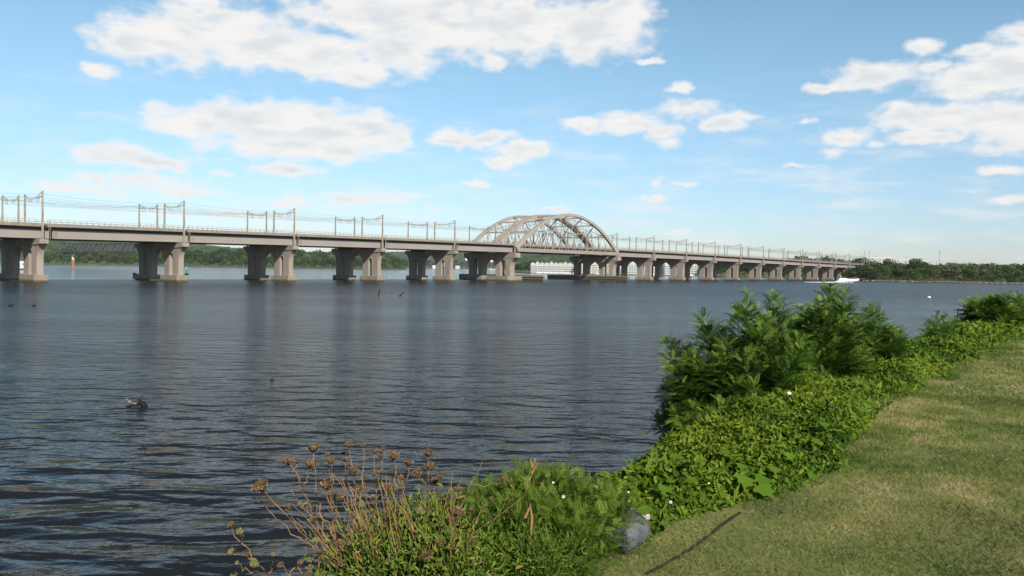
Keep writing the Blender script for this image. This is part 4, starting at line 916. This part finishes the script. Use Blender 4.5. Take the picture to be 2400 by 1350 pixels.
# ---- locust-like shrubs with feathery leaves
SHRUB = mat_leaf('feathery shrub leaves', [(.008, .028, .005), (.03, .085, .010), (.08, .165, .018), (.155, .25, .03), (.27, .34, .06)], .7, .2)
def shrub(root_px, root_py, Y0, tips, label, seed, nfill=20, frond=.20, dens=15):
    r = np.random.default_rng(seed); P0 = at_y(root_px, root_py, Y0); q, a = qs(P0[0], P0[1]); P0[2] = float(ground_z(np.array([q]), np.array([a]))[0])
    root = empty('locust_shrub', P0, 0, label=label, cat='shrub', group=None)
    tp = [at_y(x, y, Y0+r.uniform(-.9, .5))-P0 for x, y in tips]
    for _ in range(nfill):
        i, j = r.integers(0, len(tp), 2); w_ = r.random(); t_ = tp[i]*w_+tp[j]*(1-w_); t_ = t_*(.72+.28*r.random()); t_[1] += r.uniform(-.5, .8); tp.append(t_)
    pos, ax, up, sc, vv = [], [], [], [], []
    stems = MB(); nb = 0
    for k, t_ in enumerate(tp):
        L_ = np.linalg.norm(t_); base = np.array([r.normal()*.12, r.normal()*.12, 0]); mid = t_*.5+np.array([t_[0]*.06, t_[1]*.06, -.06*L_ if t_[2] < .8 else .10*L_*0])
        pts = [base*(1-u)**2+2*u*(1-u)*mid+u*u*t_ for u in np.linspace(0, 1, 9)]
        b = MB(); b.tube(pts, list(np.linspace(.016, .003, 9)), 5)
        if k < 60: b.build('branch', BARK, root)
        m_ = int(dens*(L_+.6)*3.4)
        for _ in range(m_):
            u = .28+.72*r.random()**.8; p = base*(1-u)**2+2*u*(1-u)*mid+u*u*t_; dr = unit((2*(1-u)*(mid-base)+2*u*(t_-mid))[None])[0]
            d = r.normal(size=3); d -= dr*(d@dr); d /= np.linalg.norm(d)+1e-6; spread = .30*(1-u)**.8+.02
            side = d+dr*(.45+.8*u)+np.array([0, 0, -.05]); off = d*spread*r.random()*1.2
            pos.append(P0+p+off); ax.append(side+r.normal(size=3)*.25); up.append(np.array([0, -.25, 1.])+r.normal(size=3)*.25); sc.append(frond*.95*(.6+.7*r.random())*(1-.35*max(0, u-.85)/.15))
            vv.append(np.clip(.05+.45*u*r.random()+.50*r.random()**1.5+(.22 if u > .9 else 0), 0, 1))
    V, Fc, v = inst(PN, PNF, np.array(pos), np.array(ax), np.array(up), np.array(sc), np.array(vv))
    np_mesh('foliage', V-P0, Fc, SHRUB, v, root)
shrub(1735, 1000, 11.3, [(1645, 735), (1665, 800), (1600, 808), (1562, 797), (1590, 860), (1556, 908), (1540, 985), (1565, 1010), (1600, 1045), (1650, 1030), (1640, 905), (1610, 940), (1700, 765), (1730, 715), (1752, 690), (1770, 720), (1790, 760), (1690, 850), (1750, 830), (1720, 900), (1780, 900), (1680, 960), (1820, 690), (1836, 715), (1640, 855), (1850, 800), (1800, 740), (1860, 730), (1880, 790), (1700, 800), (1620, 980), (1585, 960), (1600, 900), (1570, 840), (1610, 830), (1650, 770), (1680, 1010), (1720, 990), (1575, 1040), (1555, 960), (1625, 1060), (1590, 1000), (1640, 1045)], 'large feathery shrub leaning over the water, the left half of the dark green clump', 61, 70, .20, 19)
shrub(1920, 905, 12.8, [(1850, 755), (1880, 720), (1905, 745), (1922, 705), (1945, 672), (1962, 690), (1985, 682), (1995, 720), (1970, 755), (2010, 760), (1860, 810), (1900, 820), (1940, 820), (1985, 830), (1815, 790), (1838, 850), (2025, 800)], 'tallest feathery shrub, the right half of the dark green clump', 62, 50, .20, 20)
shrub(2055, 850, 14.2, [(2030, 722), (2045, 712), (2062, 738), (2080, 765), (2015, 745), (2045, 775), (2095, 770), (2010, 790), (2070, 800), (2110, 775)], 'smaller feathery shrub right of the tallest one', 63, 12, .18, 18)
shrub(2330, 800, 26, [(2262, 735), (2268, 712), (2290, 708), (2320, 700), (2335, 698), (2360, 696), (2388, 700), (2410, 705), (2300, 740), (2340, 730), (2380, 725), (2255, 760), (2300, 765), (2350, 760), (2440, 712), (2400, 745)], 'bright green shrub row at the right edge above the hedge', 64, 26, .34, 15)
shrub(2500, 800, 30, [(2440, 700), (2470, 690), (2500, 695), (2560, 700), (2540, 740), (2470, 740)], 'shrub just outside the right edge of the view', 65, 14, .34, 12)
shrub(2200, 790, 20, [(2180, 745), (2196, 731), (2212, 738), (2225, 750), (2170, 758), (2235, 745), (2205, 760)], 'low grey green bush with bare twigs beyond the hedge', 66, 5, .20, 8)
shrub(1700, 985, 9.6, [(1620, 1035), (1640, 1000), (1660, 960), (1690, 940), (1720, 960), (1760, 950), (1600, 1015), (1740, 985)], 'low feathery shrub at the foot of the dark clump above the tan boulder', 67, 10, .15, 16)
# ---- rocks in the bank
GRROCK = mat_noise('grey veined boulder', (.03, .033, .04), (.17, .18, .20), 5., .95, .9, 9, spec=.05, c3=(.06, .066, .08), bscale=9, stretch=(1, 1, .45))
TANR = mat_noise('tan boulder', (.30, .19, .10), (.48, .34, .20), 5, .9, .6, 8); PALER = mat_noise('pale boulder', (.36, .31, .27), (.55, .49, .43), 6, .9, .6, 8)
def boulder(P, r, sz, seed, mat, label):
    m = MB(); rr = np.random.default_rng(seed); n, k = 14, 22; dirs = unit(rr.normal(size=(9, 3))); cut = .62+.3*rr.random(9); rings = []
    for i in range(n+1):
        th = math.pi*(i+.02)/(n+.04); ring = []
        for j in range(k):
            d = np.array([math.sin(th)*math.cos(2*math.pi*j/k), math.sin(th)*math.sin(2*math.pi*j/k), -math.cos(th)]); R_ = 1.
            for dd, c in zip(dirs, cut):
                t = d@dd
                if t > .01: R_ = min(R_, c/t)
            ring.append(tuple(d*R_*r*np.array(sz)))
        rings.append(ring)
    m.loft(rings); o = m.build('boulder', mat); o.location = Vector(P); return tag(o, label, 'boulder')
boulder(at_y(1460, 1246, 4.9), .15, (1.12, .8, .92), 5, GRROCK, 'grey veined boulder at the lawn edge beside the feathery weeds')
boulder(at_y(1478, 1210, 5.35), .10, (1.3, .8, .6), 6, PALER, 'small pale boulder behind the grey one')
boulder(at_y(1664, 1045, 8.3), .22, (1.0, .8, .9), 9, TANR, 'tan boulder poking out between hedge and shrub')
boulder(at_y(1640, 1055, 9.2), .2, (1.0, .8, .9), 10, PALER, 'pale boulder half hidden left of the tan one')
# ---- rusty edging strip in the lawn
m = MB(); a0 = at_z(1516, 1332, 3.33); a1 = at_z(1612, 1262, 3.34); a2 = at_z(1690, 1218, 3.34); a3 = at_z(1745, 1192, 3.33)
def gsn(P): q_, a_ = qs(P[0], P[1]); return np.array([P[0], P[1], float(ground_z(np.array([q_]), np.array([a_]))[0])+.015])
_e = [gsn(a0+(a3-a0)*u+np.array([.03*math.sin(u*5), 0, 0])) for u in np.linspace(0, 1, 12)]
for p, q in zip(_e[:-1], _e[1:]): m.bar(p-np.array([0, 0, .055]), q-np.array([0, 0, .055]), .012, .11)
tag(m.build('lawn_edging', mat_noise('rusty edging', (.015, .010, .008), (.05, .03, .02), 20, .8)), 'dark rusty metal edging strip sunk in the near lawn', 'edging')

# ---- feathery green weeds in the corner (wild carrot foliage) and leafy weeds
FEAT = mat_leaf('wild carrot leaves', [(.028, .065, .010), (.06, .12, .014), (.11, .18, .02), (.20, .27, .045)], .55, .3)
LEAFY = mat_leaf('leafy weed', [(.03, .075, .008), (.055, .13, .012), (.10, .19, .02), (.20, .26, .04), (.34, .22, .08)], .6, .3)
OVN = OV*np.array([.55, 1, 1.6])
STALK = mat_noise('dry tan stalk', (.15, .075, .03), (.38, .23, .10), 18, .8, stretch=(1, 1, .3)); GSTK = mat_noise('green stalk', (.07, .10, .02), (.16, .18, .05), 12, .7)
def weed(px, ptop, Y, mat, T_, F_, n, leaf, label, group, name, seed, spread=.16, zb=None):
    r = np.random.default_rng(seed); top = at_y(px, ptop, Y); q, a = qs(top[0], top[1]); g = float(ground_z(np.array([q]), np.array([a]))[0]) if zb is None else zb
    P0 = np.array([top[0], top[1], g]); H = top[2]-g; root = empty(name, P0, 0, label=label, cat='weed', group=group)
    pos, ax, up, sc, vv = [], [], [], [], []; st = MB()
    for k in range(7):
        e = np.array([r.normal()*spread, r.normal()*spread*.7, H*(.62+.38*r.random()) if k else H]); b = np.array([r.normal()*.03, r.normal()*.03, 0]); c = e*.5+np.array([0, 0, .12*H])
        pts = [b*(1-u)**2+2*u*(1-u)*c+u*u*e for u in np.linspace(0, 1, 7)]
        for p_, q_ in zip(pts[:-1], pts[1:]): pass
        s_ = MB(); s_.tube(pts, list(np.linspace(.004, .0018, 7)), 5); s_.build('stem', GSTK, root)
        m_ = n//7
        u = r.random(m_)**.75; B = (b[None]*(1-u[:, None])**2+2*(u*(1-u))[:, None]*c+(u*u)[:, None]*e); o_ = r.normal(size=(m_, 3))*(.035+.05*(1-u[:, None]))
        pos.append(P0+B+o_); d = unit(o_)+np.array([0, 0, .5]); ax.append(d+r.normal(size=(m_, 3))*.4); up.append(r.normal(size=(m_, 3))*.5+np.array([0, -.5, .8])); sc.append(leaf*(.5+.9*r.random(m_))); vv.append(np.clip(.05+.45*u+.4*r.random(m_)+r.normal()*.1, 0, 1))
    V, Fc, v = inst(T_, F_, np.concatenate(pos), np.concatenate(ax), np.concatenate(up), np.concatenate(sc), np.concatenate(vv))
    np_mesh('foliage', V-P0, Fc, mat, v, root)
rr = random.Random(5)
def silh(px): return float(np.interp(px, [780, 850, 900, 960, 1030, 1080, 1130, 1160, 1200, 1235, 1290, 1330, 1375, 1420, 1450, 1480], [1300, 1235, 1190, 1160, 1150, 1175, 1200, 1150, 1110, 1108, 1125, 1135, 1138, 1165, 1200, 1250]))
k = 0
for px in range(1085, 1425, 13):                       # back row follows the skyline of the weeds
    weed(px+rr.uniform(-5, 5), silh(px)+rr.uniform(-4, 14), 4.9+rr.uniform(-.2, .25), FEAT, PW, PWF, 420, .066, 'feathery green weed at the back of the corner thicket, against the water', 'feathery weeds, back row', 'feathery_weed', 100+k, .10); k += 1
for px in range(1060, 1375, 15):
    weed(px+rr.uniform(-5, 5), silh(px)+55+rr.uniform(-15, 30), 4.45+rr.uniform(-.15, .15), FEAT, PW, PWF, 420, .060, 'feathery green weed in the middle of the corner thicket', 'feathery weeds, middle row', 'feathery_weed', 200+k, .10); k += 1
for px in range(1000, 1290, 18):
    weed(px+rr.uniform(-5, 5), silh(px)+125+rr.uniform(-15, 30), 4.12+rr.uniform(-.1, .1), FEAT, LN, LNF, 800, .034, 'feathery green weed at the front of the corner thicket, cut by the frame', 'feathery weeds, front row', 'feathery_weed', 300+k, .10); k += 1
for px in range(800, 1110, 17):
    weed(px+rr.uniform(-6, 6), silh(px)+rr.uniform(-12, 25), 4.35+rr.uniform(-.2, .2), LEAFY, OVN, OVF, 230, .036, 'yellow green leafy weed among the dry flower stalks, back row', 'leafy weeds, back row', 'leafy_weed', 400+k, .09); k += 1
for px in range(790, 1120, 20):
    weed(px+rr.uniform(-6, 6), silh(px)+60+rr.uniform(-10, 40), 4.0+rr.uniform(-.15, .15), LEAFY, OVN, OVF, 240, .034, 'yellow green leafy weed below the dry flower stalks, front row', 'leafy weeds, front row', 'leafy_weed', 500+k, .09); k += 1
# ---- dry wild carrot plants with nest-like seed heads
HEADM = mat_leaf('dry seed head', [(.075, .04, .02), (.17, .10, .052), (.30, .205, .12), (.46, .37, .25)], .9, .15); HEADG = mat_leaf('green seed head', [(.18, .17, .06), (.30, .29, .12), (.42, .40, .2)], .8, .15)
def head_mesh(r, seed, mat):
    """a cup of curled rays with rough seeds on top"""
    g = np.random.default_rng(seed); n = 230; th = g.random(n)*6.283; u = np.sqrt(g.random(n)); prof = .42+.30*u**2-.28*u**8+.12*g.normal(size=n)
    P = np.stack([np.cos(th)*u*.92, np.sin(th)*u*.92, prof-.3], -1)*r; ax = np.stack([-np.cos(th)*.3, -np.sin(th)*.3, .6+0*th], -1)+g.normal(size=(n, 3))*.8
    sd = inst(np.array([(-.22, 0, 0), (.22, 0, 0), (.14, 1, .1), (-.14, 1, .1)]), LQF, P, ax, g.normal(size=(n, 3)), r*(.14+.2*g.random(n)), .15+.85*g.random(n)**1.3)
    m_ = 46; th = np.arange(m_)*6.283/m_+g.normal(size=m_)*.05; b = np.zeros((m_, 3)); b[:, 2] = -.75*r
    e = np.stack([np.cos(th)*.86, np.sin(th)*.86, .25+.14*g.normal(size=m_)], -1)*r; d = e-b
    ray_ = inst(np.array([(-.03, 0, 0), (.03, 0, 0), (.10, 1, 0), (-.10, 1, 0)]), LQF, b, d, np.stack([np.cos(th), np.sin(th), -.6+0*th], -1), np.linalg.norm(d, axis=1), .1+.4*g.random(m_))
    V, Fc, v = join([sd, ray_]); return np_mesh('seed_head', V, Fc, mat, v, link=False)
HM = [head_mesh(1., s_, HEADM) for s_ in range(4)]+[head_mesh(1., 9, HEADG)]
HEADS = [
 ('tall dry wild carrot leaning far left, topmost big nest head at its tip', 4.0, (905, 1420), [(612, 1130, 19, 0), (676, 1182, 9, 0), (708, 1235, 6, 0), (620, 1183, 4, 0)]),
 ('reddish stemmed dry wild carrot leaning out lowest at far left', 3.8, (720, 1440), [(541, 1226, 10, 0), (562, 1242, 8, 4), (542, 1289, 8, 4), (596, 1315, 10, 4), (556, 1317, 5, 4), (549, 1345, 9, 4), (640, 1297, 5, 4)]),
 ('dry wild carrot with twin heads left of the tallest nest heads', 4.1, (870, 1420), [(675, 1075, 12, 0), (695, 1078, 7, 0), (728, 1082, 14, 0), (735, 1043, 14, 0), (704, 1178, 6, 4), (717, 1178, 7, 4)]),
 ('dry wild carrot with a yellow straight stalk and broad head in the middle', 4.0, (812, 1430), [(765, 1127, 16, 0), (776, 1075, 11, 0), (767, 1061, 7, 0), (741, 1183, 8, 0), (732, 1215, 10, 0), (784, 1151, 7, 0)]),
 ('tallest upright dry wild carrot with slim brown heads', 4.1, (880, 1430), [(818, 1037, 10, 0), (850, 1040, 7, 0), (807, 1072, 8, 0), (805, 1059, 6, 0), (830, 1094, 12, 0), (799, 1160, 10, 0), (825, 1172, 6, 4)]),
 ('dry wild carrot with small grey heads rising behind the leafy weeds', 4.3, (900, 1430), [(877, 1053, 9, 0), (893, 1062, 9, 0), (899, 1048, 6, 0), (877, 1108, 7, 0), (840, 1140, 10, 0), (850, 1181, 7, 4), (852, 1120, 6, 0)]),
 ('dry wild carrot with a flat ragged head over green leaves', 4.15, (930, 1440), [(922, 1062, 13, 0), (958, 1080, 12, 0), (905, 1137, 12, 0), (928, 1095, 8, 0), (939, 1115, 7, 0)]),
 ('rightmost crowded dry wild carrot with clustered brown heads', 4.2, (975, 1440), [(1003, 1055, 12, 0), (1009, 1087, 13, 0), (996, 1092, 10, 0), (976, 1104, 11, 0), (1033, 1110, 8, 0), (1018, 1122, 10, 0), (985, 1195, 10, 4)]),
 ('low dry wild carrot with round buds above the bottom edge', 3.7, (790, 1450), [(658, 1320, 8, 0), (704, 1314, 8, 0), (729, 1326, 6, 4), (722, 1344, 8, 0), (738, 1264, 8, 4), (766, 1265, 7, 4), (795, 1267, 9, 0), (752, 1305, 8, 0), (722, 1272, 4, 4)]),
 ('dry wild carrot with small bristly heads inside the yellow weeds', 3.9, (850, 1440), [(828, 1203, 9, 0), (815, 1193, 6, 4), (816, 1252, 6, 4), (783, 1300, 7, 0), (793, 1287, 6, 0)]),
 ('dry wild carrot with a drooping double head before the feathery weeds', 4.1, (1000, 1450), [(1073, 1192, 14, 0), (1060, 1208, 10, 0), (1018, 1228, 9, 0), (1036, 1226, 7, 0), (1105, 1192, 6, 0)]),
 ('dry wild carrot with thin outstretched arms over the water at centre', 4.3, (930, 1430), [(1133, 1074, 5, 0), (1152, 1166, 6, 0), (1180, 1118, 9, 0), (1075, 1142, 8, 0), (1058, 1150, 7, 4), (1038, 1160, 7, 0)]),
 ('dry wild carrot with pinkish matted heads low in the centre', 3.95, (1000, 1470), [(1030, 1265, 12, 0), (1060, 1275, 11, 0), (1108, 1260, 9, 0), (1032, 1315, 9, 0), (1000, 1295, 12, 0), (968, 1325, 9, 0), (1055, 1345, 10, 0), (860, 1345, 12, 0)]),
 ('fresh green headed wild carrot rising from the feathery weeds', 4.7, (1330, 1350), [(1282, 1114, 5, 4), (1396, 1139, 6, 4), (1234, 1121, 6, 4), (1110, 1206, 5, 4), (1134, 1206, 4, 4), (1160, 1212, 8, 4), (1152, 1224, 6, 4), (1084, 1240, 7, 4), (1340, 1218, 7, 4), (1330, 1200, 11, 4)]),
]
for pi, (lab, Y, rp, hs) in enumerate(HEADS):
    R0 = at_y(rp[0], rp[1], Y+.15); root = empty('wild_carrot', R0, 0, label=lab, cat='wildflower', group='dry wild carrot plants'); r = np.random.default_rng(700+pi)
    sm = GSTK if pi == 13 else STALK; tops = []
    node = None
    for hi_, (px, py, rad, kind) in enumerate(hs):
        Hp = at_y(px, py+rad*.6, Y+r.uniform(-.15, .15))-R0; hr = 1.10*rad/F_PX*Y
        if hi_ == 0 or node is None:
            c = Hp*np.array([.62, .5, .5]); b = np.zeros(3)+r.normal(size=3)*.01
            node = [(1-u)**2*b+2*u*(1-u)*c+u*u*Hp for u in np.linspace(0, 1, 12)]; main = node
            pts = main
        else:
            i = int(r.integers(3, 8)) if pi != 12 else 2; cand = [j for j in range(2, 10) if main[j][2] < Hp[2]-.05]
            b = main[max(cand)] if cand and r.random() < .5 else main[cand[len(cand)//2]] if cand else main[1]
            c = b+(Hp-b)*np.array([.65, .5, .42]); pts = [(1-u)**2*b+2*u*(1-u)*c+u*u*Hp for u in np.linspace(0, 1, 9)]
        w0 = .0040 if hi_ == 0 else .0028
        jit = [p+r.normal(size=3)*.007*(0 if j in (0, len(pts)-1) else 1) for j, p in enumerate(pts)]
        s_ = MB(); s_.tube(jit, list(np.linspace(w0, .0018, len(pts))), 5); s_.build('stem', sm, root)
        o = bpy.data.objects.new('seed_head', HM[4] if kind == 4 else HM[(hi_+pi) % 4]); COL.objects.link(o); o.parent = root; o.location = Vector([float(x) for x in Hp]); o.scale = (hr, hr, hr*1.05)
        dv = Vector([float(x) for x in (pts[-1]-pts[-2])]).normalized(); o.rotation_euler = (dv.lerp(Vector((0, 0, 1)), .25)+Vector((0, -.15, 0))).to_track_quat('Z', 'Y').to_euler()
# loose dry stems that thicken the clump
for i in range(84):
    r = np.random.default_rng(900+i); px = r.uniform(800, 1060); R0 = at_y(px+r.uniform(-20, 60), 1440, 4.1+r.uniform(-.2, .3)); tx = px+r.normal()*95-20; T0 = at_y(tx, r.uniform(1100, 1260), 4.1+r.uniform(-.3, .3))
    b = MB(); c = (T0-R0)*np.array([.45, .5, .6]); pts = [2*u*(1-u)*c+u*u*(T0-R0)+r.normal(size=3)*.007 for u in np.linspace(0, 1, 8)]; b.tube(pts, list(np.linspace(.003, .0014, 8)), 5)
    o = b.build('dry_stalk', STALK); o.location = Vector(R0); tag(o, 'bare thin dry stalk within the clump of dead wild carrots', 'stalk', 'bare dry stalks')
def dead_stalk(paths, Y, label):
    R0 = at_y(*paths[0][0], Y); root = empty('broken_stalk', R0, 0, label=label, cat='stalk')
    for i, p in enumerate(paths):
        m = MB(); pts = [at_y(x, y, Y+.02*j)-R0 for j, (x, y) in enumerate(p)]; m.tube(pts, list(np.linspace(.0085 if i == 0 else .006, .004, len(pts))), 6); m.build('stalk' if i == 0 else 'twig', STALK, root)
dead_stalk([[(1228, 1180), (1240, 1125), (1250, 1100), (1254, 1074)], [(1246, 1110), (1262, 1083)], [(1249, 1098), (1243, 1076)], [(1236, 1140), (1226, 1120)]], 4.6, 'tall pale snapped stalk with forked tip above the feathery weeds')
dead_stalk([[(1202, 1178), (1201, 1140), (1198, 1120)], [(1200, 1142), (1191, 1125)]], 4.6, 'short snapped stalk left of the tall forked one')
dead_stalk([[(1240, 1290), (1247, 1215), (1242, 1180)], [(1230, 1215), (1243, 1186)]], 4.1, 'thin snapped stalk lower in the feathery weeds')

# ------------------------------------------------------------------ thin summer haze over the river
def haze():
    m = MB(); m.box((-9500, -200, -3), (9500, 12200, 150)); mt, N, L = new_mat('haze'); o = N.new('ShaderNodeOutputMaterial'); v = N.new('ShaderNodeVolumePrincipled')
    v.inputs['Color'].default_value = (.88, .93, 1, 1); v.inputs['Density'].default_value = .000045; v.inputs['Anisotropy'].default_value = 0.0; L.new(v.outputs[0], o.inputs['Volume'])
    tag(m.build('haze', mt), 'thin pale summer haze over the river and the far banks', 'haze', kind='stuff')
haze()
